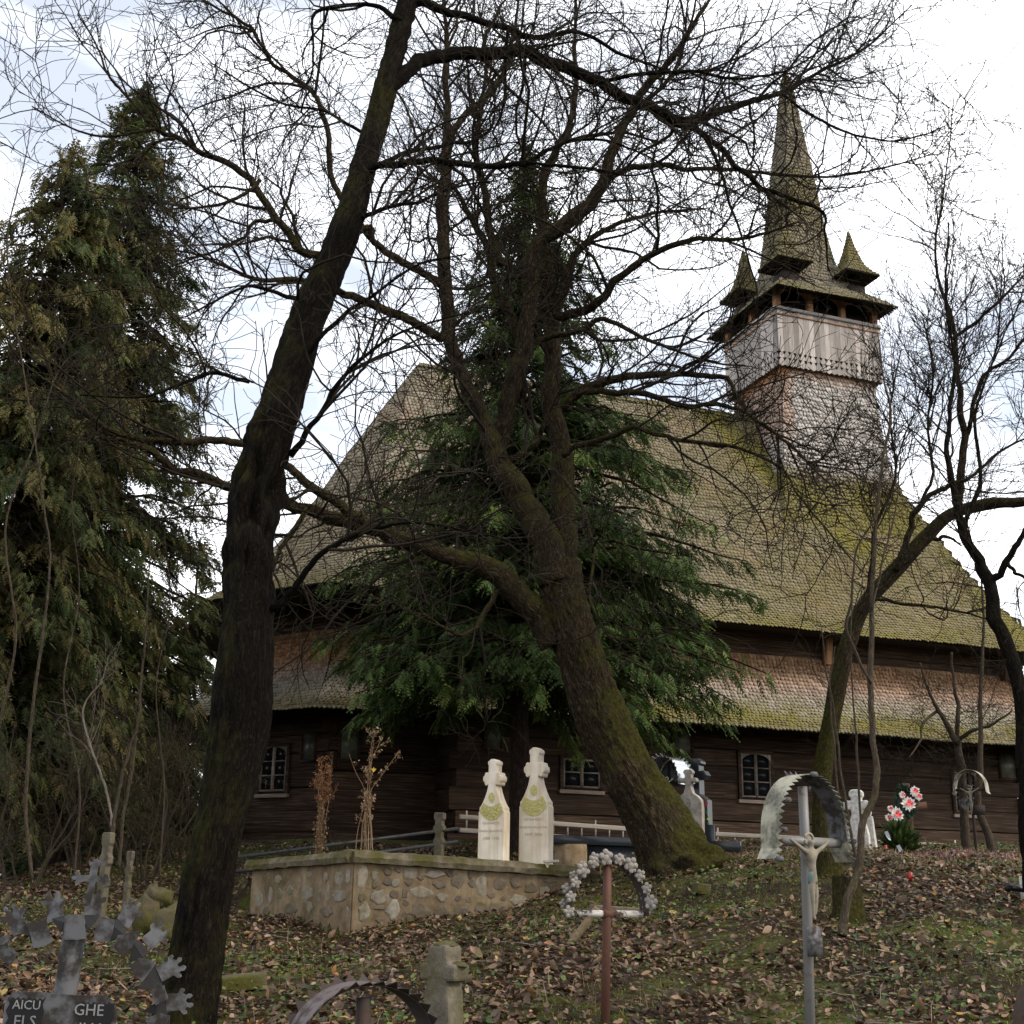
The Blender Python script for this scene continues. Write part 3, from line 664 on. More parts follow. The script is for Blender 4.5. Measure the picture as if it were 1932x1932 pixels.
# ------------------------------------------------------------------ trees
from mathutils import noise as mnoise
def px_limb(pts, per=6, wob_amp=.0):
    """[(u, v, width_px, Y), ...] -> 3-d centre line and radii"""
    c = np.array([P(u, v, Y) for u, v, w, Y in pts]); r = np.array([w*.5*Y/FPX*1.03 for u, v, w, Y in pts])
    d = catmull(np.c_[c, r], per); return d[:, :3], np.maximum(d[:, 3], .002)
def resamp(pts, rad, n):
    L_ = np.concatenate([[0], np.cumsum(np.linalg.norm(np.diff(pts, axis=0), axis=1))]); t = np.linspace(0, L_[-1], n)
    return np.stack([np.interp(t, L_, pts[:, i]) for i in range(3)], 1), np.interp(t, L_, rad)
def trunk_mesh(name, pts, rad, mat, parent, k=44, step=.035, amp=.014, fz=2.2, fr=11, lump=0.0, lumpf=None, moss=None):
    L_ = np.linalg.norm(np.diff(pts, axis=0), axis=1).sum(); n = max(8, int(L_/step)); p, r = resamp(pts, rad, n)
    V, Q, TC = tube_batch(p[None], r[None], k); C_ = np.repeat(p, k, axis=0); D = unit(V-C_)
    ln = np.repeat(np.linspace(0, L_, n), k); base_r = np.repeat(r, k)
    disp = np.empty(len(V)); an = np.tile(np.arange(k)*2*pi/k, n)
    for i in range(len(V)):
        x, y, z = cos(an[i])*base_r[i]*fr, sin(an[i])*base_r[i]*fr, ln[i]*fz
        a = abs(mnoise.noise((x, y, z)))
        b = mnoise.noise((x*2.3+9, y*2.3, z*2.0)); c = mnoise.noise((x*.18, y*.18, z*.35+5))
        disp[i] = (.5-a*1.6)*amp + b*amp*.45 + c*base_r[i]*.16
        if lumpf is not None:
            f = lumpf(ln[i]/L_)
            if f > 0: disp[i] += f*lump*mnoise.noise((cos(an[i])*2.2, sin(an[i])*2.2, ln[i]*5))
    V = V + D*disp[:, None]
    F = [Q, np.arange(k)[None, ::-1].copy(), (np.arange(k)+(n-1)*k)[None]]
    mo = np.zeros(len(V)) if moss is None else moss(V, D, ln/L_)
    return mk(name, V, F, mat, parent, smooth=True, tc=TC, moss=mo)
def grow(PT, R, count, ln, ang, n, amp, up, rk, rng, tmin=.15, rmin=.0022, rmax=1, gravity=0.0, wt=None, taper=.6):
    m, k, _ = PT.shape
    seg = np.linalg.norm(np.diff(PT, axis=1), axis=2).sum(1); w = seg if wt is None else seg*wt
    idx = rng.choice(m, count, p=w/w.sum()); t = tmin+(1-tmin)*rng.random(count)**.85
    f = t*(k-1); i0 = np.minimum(f.astype(int), k-2); fr = (f-i0)[:, None]
    pos = PT[idx, i0]*(1-fr)+PT[idx, i0+1]*fr; tan = unit(PT[idx, i0+1]-PT[idx, i0]); pr = R[idx, i0]*(1-fr[:, 0])+R[idx, i0+1]*fr[:, 0]
    rv = unit(rng.normal(0, 1, (count, 3))); per = unit(rv-tan*(rv*tan).sum(1, keepdims=True))
    a = np.radians(rng.uniform(*ang, count))[:, None]
    d = unit(tan*np.cos(a)+per*np.sin(a)+np.array([0, 0, up])*rng.random((count, 1)))
    Ls = ln[0]+(ln[1]-ln[0])*rng.random(count)**1.5; Ls = Ls*(1-taper*.6*t)
    out = np.empty((count, n, 3)); out[:, 0] = pos; cur = pos.copy()
    bend = rng.normal(0, amp*.6, (count, 3))
    for j in range(1, n):
        d = unit(d + rng.normal(0, amp, (count, 3)) + bend*.5 + np.array([0, 0, up*.22-gravity]))
        cur = cur + d*(Ls/(n-1))[:, None]; out[:, j] = cur
    r0 = np.minimum(np.minimum(pr*.68, Ls*rk), rmax); r0 = np.maximum(r0, rmin*1.25)
    RR = r0[:, None]*(1-np.linspace(0, 1, n)[None]**1.1*.75); return out, np.maximum(RR, rmin)
class Tree:
    def __init__(s, name, base, label, group=None, cat='tree', bark='bark_mid', twig='bark_twig', seed=1):
        s.root = root(name, base, label, cat, group); s.limbs = []; s.bark = bark; s.twig = twig; s.rng = np.random.default_rng(seed)
    def trunk(s, pts, detail=True, name='trunk', **kw):
        p, r = px_limb(pts) if len(pts[0]) == 4 else (np.array([q[:3] for q in pts]), np.array([q[3] for q in pts]))
        p, r = (p, r) if len(pts[0]) == 4 else (lambda d: (d[:, :3], d[:, 3]))(catmull(np.c_[p, r], 6))
        if detail: trunk_mesh(name, p, r, s.bark, s.root, **kw)
        else: tube(name, p, r, s.bark, s.root, k=10)
        return p, r
    def limb(s, pts, spawn=True, k=10, name='limb', detail=False, crook=.02, world=False):
        p, r = px_limb(pts) if not world else (lambda d: (d[:, :3], d[:, 3]))(catmull(np.array(pts, float), 6))
        n = len(p); j = s.rng.normal(0, 1, (n, 3)); j = (j+np.roll(j, 1, 0)+np.roll(j, -1, 0))/3; j[:2] = 0; p = p + j*np.minimum(crook, r[:, None]*.7)
        if detail: trunk_mesh(name, p, r, s.bark, s.root, k=26, step=.05, amp=.012, fr=14, fz=4)
        else: tube(name, p, r, s.bark, s.root, k=k, moss=np.zeros(len(p)*k))
        if spawn: s.limbs.append(resamp(p, r, 24))
        return p, r
    def twigs(s, spec, kname='twigs'):
        PT = np.stack([l[0] for l in s.limbs]); R = np.stack([l[1] for l in s.limbs])
        VV, QQ, TCs, off = [], [], [], 0
        for q in spec:
            q = dict(q); kk = q.pop('k', 3); PT, R = grow(PT, R, rng=s.rng, **q)
            V, Q, TC = tube_batch(PT, R, kk); VV.append(V); QQ.append(Q+off); TCs.append(TC); off += len(V)
        V = np.vstack(VV); mk(kname, V, np.vstack(QQ), s.twig, s.root, kind='stuff', tc=np.vstack(TCs), moss=np.zeros(len(V)))
def G(p, dz=0.0): return np.array([p[0], p[1], gz(p[0], p[1])+dz])

# --- the leaning near trunk on the left
YA = 7.0
bA = P(338, 1975, YA); 
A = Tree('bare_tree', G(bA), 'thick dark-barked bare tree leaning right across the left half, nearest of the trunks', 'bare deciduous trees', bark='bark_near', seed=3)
gzA = float(gz(bA[0], bA[1]))
ptsA = [(345, 1932, 118, 7.0), (368, 1800, 101, 7.02), (405, 1600, 95, 7.05), (447, 1400, 107, 7.1), (457, 1300, 117, 7.1), (467, 1150, 103, 7.15), (475, 1000, 96, 7.2), (490, 900, 98, 7.25), (520, 800, 92, 7.3), (551, 700, 84, 7.4), (580, 600, 78, 7.5), (624, 500, 75, 7.6), (664, 400, 63, 7.7), (690, 300, 54, 7.8), (719, 200, 51, 7.9), (742, 110, 50, 8.0), (765, 20, 46, 8.1), (790, -80, 38, 8.2), (830, -220, 26, 8.3)]
b0 = np.array([bA[0]-.03, bA[1], gzA-.25]); 
pA, rA = px_limb(ptsA); d0 = np.c_[pA, rA*.90]; d0 = np.vstack([np.r_[b0, .26], np.r_[b0*.55+pA[0]*.45+np.array([0, 0, .0]), .20], d0])
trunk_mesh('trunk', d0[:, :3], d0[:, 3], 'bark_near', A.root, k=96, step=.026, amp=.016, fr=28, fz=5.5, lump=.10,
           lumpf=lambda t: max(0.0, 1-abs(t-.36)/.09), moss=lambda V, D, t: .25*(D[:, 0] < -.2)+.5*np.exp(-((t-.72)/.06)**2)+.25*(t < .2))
A.limb([(735, 165, 34, 7.95), (770, 130, 31, 8.0), (810, 112, 30, 8.1), (860, 102, 29, 8.2), (960, 97, 28, 8.4), (1040, 116, 27, 8.6), (1130, 155, 25, 8.8), (1210, 196, 23, 9.0), (1288, 226, 21, 9.2), (1341, 217, 17, 9.4), (1421, 190, 13, 9.6), (1475, 177, 10, 9.8), (1540, 140, 7, 10), (1601, 110, 6, 10.1), (1648, 77, 4, 10.2), (1720, 10, 2.5, 10.3)])
A.limb([(1210, 198, 12, 9.0), (1290, 235, 13, 9.2), (1355, 273, 12, 9.3), (1398, 327, 11, 9.35), (1448, 357, 10, 9.4), (1488, 373, 9, 9.5), (1551, 400, 7, 9.6), (1556, 440, 5, 9.6), (1562, 510, 3, 9.7)])
A.limb([(1475, 177, 6, 9.8), (1530, 215, 6, 9.8), (1600, 250, 5, 9.7), (1680, 265, 4, 9.6), (1760, 250, 2.5, 9.6)])
A.limb([(1130, 155, 10, 8.8), (1200, 140, 9, 8.6), (1300, 135, 8, 8.4), (1400, 150, 6, 8.3), (1500, 125, 4, 8.2), (1600, 60, 2.5, 8.1)])
A.limb([(674, 345, 18, 7.75), (694, 325, 17, 7.7), (761, 307, 15, 7.6), (817, 303, 14, 7.5), (897, 312, 13, 7.4), (977, 313, 12, 7.3), (1007, 303, 10, 7.3), (1051, 273, 8, 7.3), (1120, 262, 6, 7.3), (1200, 285, 4, 7.3), (1290, 330, 2.5, 7.3)])
A.limb([(690, 326, 12, 7.8), (740, 300, 10, 7.9), (794, 283, 9, 8), (851, 272, 8, 8.1), (907, 258, 7, 8.2), (931, 230, 6, 8.2), (934, 183, 5, 8.2), (927, 133, 4, 8.2), (970, 73, 2.5, 8.2)])
A.limb([(655, 425, 12, 7.7), (727, 393, 9, 7.6), (791, 380, 7, 7.4), (857, 353, 5, 7.3), (940, 340, 3, 7.2)])
A.limb([(980, 305, 7, 7.3), (1060, 312, 7, 7.2), (1130, 322, 6, 7.2), (1200, 330, 4, 7.1), (1300, 300, 2.5, 7.0)])
A.limb([(588, 570, 12, 7.5), (540, 560, 9, 7.3), (480, 540, 7, 7.1), (420, 560, 5, 7.0), (350, 600, 3, 6.9)])
A.limb([(560, 690, 11, 7.4), (620, 620, 9, 7.3), (700, 560, 7, 7.2), (790, 500, 5, 7.1), (880, 480, 3, 7.0)])
A.limb([(548, 860, 14, 7.3), (590, 800, 11, 7.2), (640, 720, 9, 7.1), (700, 660, 7, 7.0), (780, 620, 5, 6.9), (880, 590, 3, 6.9)])
A.limb([(515, 1150, 16, 7.1), (560, 1100, 13, 7.0), (620, 1035, 11, 6.9), (700, 1000, 9, 6.85), (790, 985, 6, 6.8), (900, 1005, 4, 6.8), (960, 1020, 2.5, 6.8)])
A.limb([(470, 720, 9, 7.25), (400, 705, 8, 7.1), (330, 730, 6, 7.0), (260, 750, 5, 6.9), (150, 745, 3, 6.8)])
A.limb([(770, 0, 22, 8.1), (860, 30, 17, 8.2), (960, 55, 14, 8.4), (1010, 75, 11, 8.5), (1090, 62, 9, 8.6), (1180, 105, 7, 8.7), (1280, 140, 4, 8.8)])
A.limb([(760, 40, 14, 8.0), (700, 10, 10, 8.0), (600, 20, 8, 8.0), (590, 60, 6, 8.0), (585, 150, 4, 8.0), (520, 200, 2.5, 8)])
A.limb([(700, 260, 8, 7.9), (610, 210, 6, 7.9), (520, 190, 5, 7.9), (400, 120, 3, 7.8)])
TW_A = [dict(count=330, ln=(.5, 1.8), ang=(28, 70), n=9, amp=.22, up=.10, rk=.0105, k=5, tmin=.12, rmin=.0034),
        dict(count=2500, ln=(.22, .85), ang=(28, 82), n=7, amp=.23, up=.10, rk=.0085, tmin=.1, rmin=.0026),
        dict(count=4000, ln=(.10, .36), ang=(28, 75), n=4, amp=.23, up=.10, rk=.009, tmin=.15, rmin=.0020)]
A.twigs(TW_A)

# --- the mossy forked tree in the middle
YB = 14.6
B = Tree('bare_tree', G(P(1268, 1610, YB)), 'mossy forked bare tree leaning left beside the white gravestones, many upright limbs', 'bare deciduous trees', seed=5)
ptsB = [(1300, 1668, 165, 14.55), (1275, 1625, 128, 14.6), (1250, 1575, 112, 14.6), (1215, 1510, 104, 14.6), (1175, 1440, 98, 14.6), (1135, 1360, 92, 14.6), (1105, 1280, 86, 14.6), (1078, 1190, 84, 14.6), (1062, 1110, 84, 14.6), (1058, 1060, 74, 14.6)]
B.trunk(ptsB, k=100, step=.032, amp=.036, fr=15, fz=4.5, lump=.16, lumpf=lambda t: max(0.0, 1-t/.16), moss=lambda V, D, t: .62*np.clip(D[:, 0]*1.5-.2, 0, 1)*np.clip(1.3-2*t, 0, 1)+.2*(t < .15))
def rp(pts, Y0, Y1): n = len(pts); return [(u, v, w, Y0+(Y1-Y0)*i/(n-1)) for i, (u, v, w) in enumerate(pts)]
B.limb(rp([(1062, 1100, 55), (1066, 1044, 48), (1064, 944, 46), (1062, 877, 44), (1052, 811, 38), (1040, 761, 35), (1040, 694, 33), (1040, 644, 32), (1037, 567, 28), (1034, 500, 25), (1023, 400, 20), (1027, 333, 18), (1051, 277, 16), (1074, 233, 14), (1087, 167, 11), (1084, 67, 7), (1090, -60, 4)], 14.6, 15.2), detail=True)
B.limb(rp([(1050, 1100, 66), (1027, 1021, 60), (994, 961, 54), (967, 911, 50), (940, 870, 46), (928, 838, 42), (912, 790, 30), (893, 750, 28), (871, 711, 27), (851, 650, 27), (844, 567, 27), (837, 500, 27), (836, 433, 25), (837, 367, 24), (841, 300, 22), (847, 233, 17), (844, 167, 14), (841, 67, 10), (834, -40, 6), (825, -180, 3)], 14.5, 13.9), detail=True)
B.limb(rp([(936, 840, 40), (951, 800, 36), (961, 744, 36), (977, 694, 35), (991, 644, 34), (997, 567, 33), (1003, 500, 32), (1020, 452, 31), (1067, 425, 30), (1121, 377, 27), (1141, 333, 24), (1157, 283, 21), (1191, 213, 18), (1217, 167, 16), (1254, 127, 14), (1290, 75, 11), (1330, 10, 8), (1390, -90, 4)], 14.5, 13.6), detail=True)
B.limb(rp([(1050, 600, 20), (1090, 590, 19), (1127, 573, 18), (1164, 527, 16), (1211, 493, 14), (1288, 457, 12), (1350, 452, 9), (1420, 448, 7), (1500, 420, 4)], 14.8, 13.5))
B.limb(rp([(837, 640, 18), (794, 617, 19), (734, 587, 18), (677, 563, 17), (640, 552, 15), (560, 527, 12), (500, 530, 9), (430, 505, 7), (370, 480, 5), (300, 470, 3)], 14.0, 13.0))
B.limb(rp([(836, 540, 17), (791, 510, 16), (734, 477, 15), (707, 457, 14), (690, 430, 14), (640, 470, 0.1+13), (583, 483, 17), (533, 427, 16), (480, 350, 15), (443, 317, 14), (383, 290, 12), (333, 260, 11), (293, 243, 10), (267, 213, 7), (230, 173, 6), (200, 133, 5), (180, 80, 4), (147, 27, 3)], 14.0, 12.6))
B.limb(rp([(293, 243, 8), (240, 254, 6), (180, 256, 5), (130, 240, 4), (60, 200, 2.5)], 12.8, 12.6))
B.limb(rp([(330, 262, 8), (290, 268, 6), (270, 285, 5), (240, 320, 3)], 12.9, 12.7))
B.limb(rp([(700, 450, 14), (660, 400, 13), (627, 333, 12), (613, 233, 11), (583, 167, 10), (517, 123, 9), (497, 87, 8), (467, 47, 7), (423, 23, 6), (367, -10, 4)], 13.9, 13.0))
B.limb(rp([(490, 340, 9), (470, 360, 8), (420, 385, 7), (360, 390, 5), (290, 400, 3)], 13.1, 12.8))
B.limb(rp([(515, 415, 9), (480, 420, 8), (455, 450, 7), (400, 475, 5), (330, 500, 3)], 13.2, 13.4))
B.limb(rp([(945, 872, 18), (965, 868, 17), (985, 858, 15), (1010, 832, 12), (1030, 800, 9), (1045, 760, 4)], 14.4, 14.0))
B.limb(rp([(1045, 1215, 54), (1010, 1155, 50), (960, 1105, 47), (925, 1075, 44), (880, 1060, 38), (820, 1040, 34), (760, 1018, 32), (700, 992, 30), (640, 978, 26), (573, 961, 22), (530, 944, 20), (480, 932, 18), (437, 920, 17), (383, 897, 16), (333, 887, 15), (307, 867, 14), (277, 847, 13), (233, 834, 11), (170, 790, 9), (110, 727, 8), (83, 671, 6), (60, 600, 4), (20, 540, 3)], 14.6, 12.6), detail=True)
B.limb(rp([(700, 992, 22), (644, 956, 19), (600, 924, 18), (550, 884, 16), (500, 850, 15), (463, 837, 15), (423, 831, 15), (367, 832, 14), (310, 834, 13), (260, 826, 12), (200, 807, 10), (160, 771, 8), (120, 740, 6), (60, 700, 3)], 13.6, 12.4))
B.limb(rp([(1060, 770, 22), (1091, 741, 20), (1121, 727, 19), (1177, 711, 16), (1244, 707, 14), (1288, 707, 12), (1365, 711, 10), (1388, 741, 8), (1420, 790, 6), (1490, 830, 4), (1540, 850, 2.5)], 14.5, 13.4))
B.limb(rp([(1085, 745, 13), (1111, 737, 13), (1161, 741, 13), (1217, 744, 12), (1288, 767, 10), (1345, 764, 9), (1398, 777, 8), (1455, 811, 7), (1495, 844, 6), (1541, 891, 4), (1581, 927, 2.5)], 14.4, 13.0))
B.limb(rp([(1062, 860, 12), (1090, 840, 12), (1144, 824, 11), (1191, 807, 10), (1240, 820, 9), (1288, 831, 8), (1385, 842, 7), (1428, 857, 6), (1475, 884, 5), (1501, 927, 4), (1541, 977, 4), (1605, 1054, 3), (1641, 1094, 2)], 14.4, 12.8))
B.limb(rp([(1000, 650, 13), (1060, 632, 12), (1111, 617, 11), (1144, 603, 10), (1211, 637, 8), (1270, 660, 6), (1330, 680, 5), (1400, 690, 3)], 14.5, 13.8))
B.limb(rp([(1140, 335, 15), (1180, 322, 14), (1240, 315, 12), (1300, 318, 10), (1380, 322, 8), (1470, 330, 7), (1560, 335, 5), (1660, 318, 4), (1760, 290, 2.5)], 14.0, 12.6))
B.limb(rp([(1060, 270, 10), (1120, 255, 8), (1180, 250, 6), (1250, 270, 4)], 14.8, 14.4))
B.limb(rp([(845, 260, 14), (880, 215, 14), (920, 180, 12), (960, 120, 10), (970, 60, 7), (985, -40, 4)], 14.0, 14.6))
B.limb(rp([(1185, 220, 10), (1260, 150, 9), (1300, 60, 6), (1320, -40, 3)], 13.9, 13.2))
B.limb(rp([(945, 500, 18), (925, 440, 17), (918, 370, 15), (900, 300, 12), (905, 220, 9), (915, 120, 6), (900, 0, 3)], 14.7, 15.2))
B.limb(rp([(985, 660, 20), (965, 600, 19), (935, 540, 18), (920, 470, 16), (890, 420, 13), (860, 360, 9), (800, 330, 6)], 14.6, 15.4))
B.limb(rp([(1036, 640, 22), (1060, 560, 18), (1075, 500, 16), (1110, 455, 13), (1170, 420, 9), (1250, 400, 6), (1330, 395, 3)], 14.8, 15.4))
B.limb(rp([(940, 1110, 12), (900, 1180, 9), (870, 1200, 7), (830, 1180, 5), (790, 1150, 3)], 14.4, 13.6))
B.limb(rp([(1062, 900, 9), (1100, 960, 7), (1120, 1050, 6), (1115, 1130, 5), (1150, 1200, 4), (1220, 1205, 2.5)], 14.2, 13.2))
B.limb(rp([(580, 960, 11), (540, 1020, 9), (520, 1060, 7), (500, 1120, 4)], 13.4, 13.0))
TW_B = [dict(count=620, ln=(.7, 2.8), ang=(28, 70), n=10, amp=.21, up=.14, rk=.0105, k=5, tmin=.15, rmin=.0056),
        dict(count=4600, ln=(.35, 1.3), ang=(28, 80), n=7, amp=.22, up=.12, rk=.0085, tmin=.1, rmin=.0044),
        dict(count=6800, ln=(.16, .55), ang=(28, 72), n=4, amp=.22, up=.12, rk=.009, tmin=.15, rmin=.0034)]
B.twigs(TW_B)

# --- leaning tree on the right
Cc = Tree('bare_tree', G(P(1550, 1655, 15.5)), 'slender mossy bare tree behind the grey pipe cross, curving right over the church wall', 'bare deciduous trees', bark='bark_mid', seed=8)
Cc.trunk([(1552, 1670, 42, 15.5), (1550, 1600, 35, 15.5), (1552, 1450, 33, 15.5), (1570, 1350, 33, 15.4), (1590, 1250, 31, 15.3), (1625, 1150, 29, 15.2), (1680, 1085, 29, 15.1), (1740, 1020, 26, 15.0), (1795, 970, 23, 14.9), (1870, 950, 22, 14.8), (1940, 945, 18, 14.7), (2030, 920, 12, 14.6)], k=30, amp=.010, fr=12, moss=lambda V, D, t: .6*(t < .4)+.3*(D[:, 2] > .2))
Cc.limb(rp([(1806, 966, 18), (1812, 900, 16), (1818, 811, 14), (1808, 744, 12), (1805, 677, 10), (1795, 600, 8), (1768, 520, 6), (1766, 450, 5), (1778, 380, 4), (1790, 290, 3), (1801, 180, 2)], 14.9, 14.2))
Cc.limb(rp([(1818, 831, 10), (1835, 791, 9), (1851, 721, 8), (1905, 674, 6), (1960, 600, 4)], 14.8, 14.0))
Cc.limb(rp([(1795, 640, 8), (1840, 610, 7), (1880, 575, 6), (1932, 520, 4)], 14.5, 14.0))
Cc.limb(rp([(1690, 1075, 14), (1704, 1044, 13), (1718, 994, 12), (1735, 954, 11), (1781, 921, 9), (1830, 900, 7), (1890, 850, 5), (1950, 820, 3)], 15, 14.3))
Cc.limb(rp([(1735, 955, 7), (1760, 890, 6), (1750, 800, 5), (1760, 700, 4), (1740, 600, 3)], 14.6, 13.8))
Cc.limb(rp([(1610, 1180, 10), (1640, 1100, 8), (1650, 1000, 7), (1690, 900, 5), (1680, 780, 4), (1700, 660, 2.5)], 15.2, 14.6))
Cc.limb(rp([(1745, 1015, 9), (1770, 1016, 8), (1790, 1012, 6), (1815, 1030, 3)], 15, 14.8))
Cc.limb(rp([(1650, 1130, 7), (1720, 1140, 6), (1790, 1150, 5), (1870, 1170, 3)], 15, 14.2))
TW_C = [dict(count=150, ln=(.5, 1.9), ang=(25, 65), n=9, amp=.15, up=.30, rk=.0085, k=4, tmin=.25, rmin=.0045),
        dict(count=850, ln=(.3, 1.0), ang=(25, 62), n=7, amp=.17, up=.2, rk=.008, rmin=.0038),
        dict(count=1500, ln=(.12, .42), ang=(25, 60), n=4, amp=.18, up=.15, rk=.009, rmin=.003)]
Cc.twigs(TW_C)
# --- thin stem before it
D = Tree('young_tree', G(P(1590, 1752, 10.2)), 'thin crooked young tree rising beside the sawn stump and the grey pipe cross', 'bare saplings', bark='bark_young', seed=9)
D.limb(rp([(1588, 1765, 19), (1592, 1740, 16), (1599, 1697, 15), (1614, 1660, 14), (1624, 1610, 13), (1629, 1550, 13), (1646, 1508, 12), (1656, 1463, 12), (1649, 1413, 11), (1645, 1350, 11), (1643, 1288, 11), (1645, 1144, 9), (1648, 1061, 8), (1658, 944, 7), (1665, 877, 6), (1681, 777, 5), (1668, 727, 4), (1658, 640, 3)], 10.2, 10.6), name='trunk', crook=.008)
D.limb(rp([(1644, 1290, 6), (1595, 1194, 6), (1606, 1137, 5), (1615, 1044, 4), (1648, 977, 3), (1660, 900, 2)], 10.3, 10.0))
D.limb(rp([(1645, 1150, 4), (1665, 1060, 4), (1690, 960, 3), (1700, 860, 2)], 10.4, 10.8))
D.twigs([dict(count=60, ln=(.3, 1.0), ang=(25, 60), n=8, amp=.15, up=.3, rk=.005, tmin=.3, rmin=.0018), dict(count=260, ln=(.15, .5), ang=(25, 60), n=6, amp=.18, up=.2, rk=.005, rmin=.0015)])
# --- trunk on the right edge
E_ = Tree('bare_tree', G(P(1945, 1640, 11.5)), 'forked dark bare tree at the right edge of the picture', 'bare deciduous trees', bark='bark_near', seed=10)
E_.limb(rp([(1950, 1680, 34), (1940, 1550, 30), (1932, 1430, 28), (1921, 1300, 27), (1900, 1215, 26), (1876, 1161, 25), (1866, 1108, 24), (1838, 1044, 19), (1815, 990, 16), (1795, 900, 11), (1790, 800, 8), (1800, 700, 6), (1785, 560, 4), (1790, 420, 2.5)], 11.5, 11.9), name='trunk', detail=True)
E_.limb(rp([(1866, 1110, 16), (1885, 1080, 14), (1910, 1040, 12), (1940, 990, 9), (1990, 900, 5)], 11.7, 11.4))
E_.limb(rp([(1900, 1060, 8), (1912, 1075, 7), (1930, 1090, 6), (1960, 1130, 3)], 11.6, 11.3))
E_.limb(rp([(1816, 1000, 9), (1850, 900, 8), (1840, 780, 6), (1880, 660, 4), (1890, 520, 2.5)], 11.8, 12.2))
E_.twigs([dict(count=90, ln=(.5, 1.7), ang=(25, 65), n=9, amp=.16, up=.25, rk=.0085, k=4, tmin=.35, rmin=.0036), dict(count=550, ln=(.25, .8), ang=(25, 62), n=7, amp=.18, up=.2, rk=.008, rmin=.003), dict(count=900, ln=(.1, .35), ang=(25, 60), n=4, amp=.2, up=.15, rk=.009, rmin=.0024)])
# --- small tree before the church wall at the right
F_ = Tree('small_tree', G(P(1824, 1612, 18.5)), 'small bushy bare tree before the church window at the right', 'bare saplings', bark='bark_young', seed=12)
F_.limb(rp([(1824, 1618, 18), (1819, 1538, 16), (1814, 1463, 15), (1806, 1408, 14), (1800, 1390, 12), (1770, 1340, 8), (1750, 1300, 5), (1735, 1250, 3)], 18.5, 18.0), name='trunk')
F_.limb(rp([(1804, 1400, 9), (1808, 1340, 8), (1800, 1290, 6), (1795, 1230, 4)], 18.4, 18.2))
F_.limb(rp([(1806, 1400, 8), (1830, 1380, 7), (1870, 1370, 5), (1910, 1340, 3)], 18.4, 17.8))
F_.limb(rp([(1770, 1340, 6), (1740, 1365, 5), (1738, 1395, 4), (1715, 1430, 2)], 18.2, 17.6))
F_.twigs([dict(count=45, ln=(.4, 1.2), ang=(30, 75), n=8, amp=.22, up=.15, rk=.007, rmin=.003), dict(count=420, ln=(.2, .6), ang=(30, 70), n=6, amp=.25, up=.05, rk=.006, rmin=.0025), dict(count=900, ln=(.1, .3), ang=(30, 70), n=5, amp=.25, up=.05, rk=.006, rmin=.002)])
F2 = Tree('small_tree', G(P(1871, 1612, 17.8)), 'thin straight young tree right of the arched wall cross, trunk bent at its foot', 'bare saplings', bark='bark_young', seed=13)
F2.limb(rp([(1873, 1618, 17), (1866, 1580, 15), (1849, 1538, 13), (1844, 1500, 12), (1849, 1463, 11), (1850, 1380, 9), (1851, 1288, 7), (1856, 1180, 5), (1850, 1080, 3)], 17.8, 17.6), name='trunk', crook=.006)
F2.twigs([dict(count=26, ln=(.4, 1.3), ang=(25, 60), n=8, amp=.15, up=.3, rk=.006, tmin=.35, rmin=.0026), dict(count=140, ln=(.2, .6), ang=(25, 65), n=6, amp=.2, up=.1, rk=.006, rmin=.002)])
# --- thin saplings
def sapling(pts, Y, label, seed, n1=14, mat='bark_young', tw=True):
    t = Tree('sapling', G(P(pts[0][0], pts[0][1], Y)), label, 'bare saplings', bark=mat, twig='bark_twig' if mat == 'bark_young' else mat, seed=seed)
    pts = [(u, v, w*(.55 if u < 400 else .85), Y) for u, v, w in pts]; p, r = t.limb(pts, name='stem', k=6, crook=.006)
    if tw: t.twigs([dict(count=n1, ln=(.2, .8), ang=(25, 60), n=7, amp=.16, up=.25, rk=.006, tmin=.25, rmin=.0016), dict(count=n1*3, ln=(.1, .35), ang=(25, 60), n=5, amp=.2, up=.1, rk=.006, rmin=.0014)])
    return t
sapling([(1618, 1640, 8), (1600, 1540, 6), (1588, 1470, 5), (1580, 1400, 5), (1572, 1330, 4), (1560, 1270, 3), (1550, 1180, 2)], 11.5, 'thin pale stem between the leaning mossy tree and the white flecked stone cross', 21)
sapling([(1584, 1590, 6), (1580, 1480, 5), (1570, 1380, 4), (1566, 1300, 3), (1575, 1220, 2)], 13.0, 'short thin stem close behind the right end of the grey cross arch', 22, 8)
sapling([(1626, 1640, 6), (1624, 1540, 5), (1618, 1440, 5), (1612, 1350, 4), (1605, 1240, 3), (1608, 1120, 2)], 12.0, 'upright thin stem crossing the white flecked stone cross', 23, 8)
sapling([(206, 1640, 17), (213, 1570, 15), (220, 1513, 13), (232, 1460, 11), (242, 1425, 10), (250, 1393, 8), (262, 1380, 6)], 12.5, 'short yellow-mossed stem behind the crowned iron cross', 24, 3)
sapling([(224, 1640, 13), (230, 1560, 12), (240, 1500, 12), (252, 1428, 11), (262, 1350, 10), (266, 1288, 9), (277, 1177, 7), (281, 1090, 5), (284, 980, 3)], 12.8, 'tall thin stem before the dark hollow under the left conifers', 25, 26)
sapling([(210, 1560, 10), (208, 1523, 9), (196, 1480, 9), (185, 1448, 8), (168, 1400, 8), (157, 1355, 7), (160, 1325, 6), (190, 1288, 4), (205, 1240, 2)], 12.6, 'pale crooked stem bending left before the left conifers', 26, 22, 'bark_pale')
sapling([(60, 1660, 14), (50, 1500, 13), (62, 1330, 12), (82, 1180, 10), (95, 1050, 8), (75, 900, 7), (45, 700, 6), (22, 560, 6), (14, 450, 6), (38, 340, 5), (50, 287, 4), (62, 200, 2)], 11.5, 'tall dark crooked stem before the olive conifer at the left edge', 27, 60)
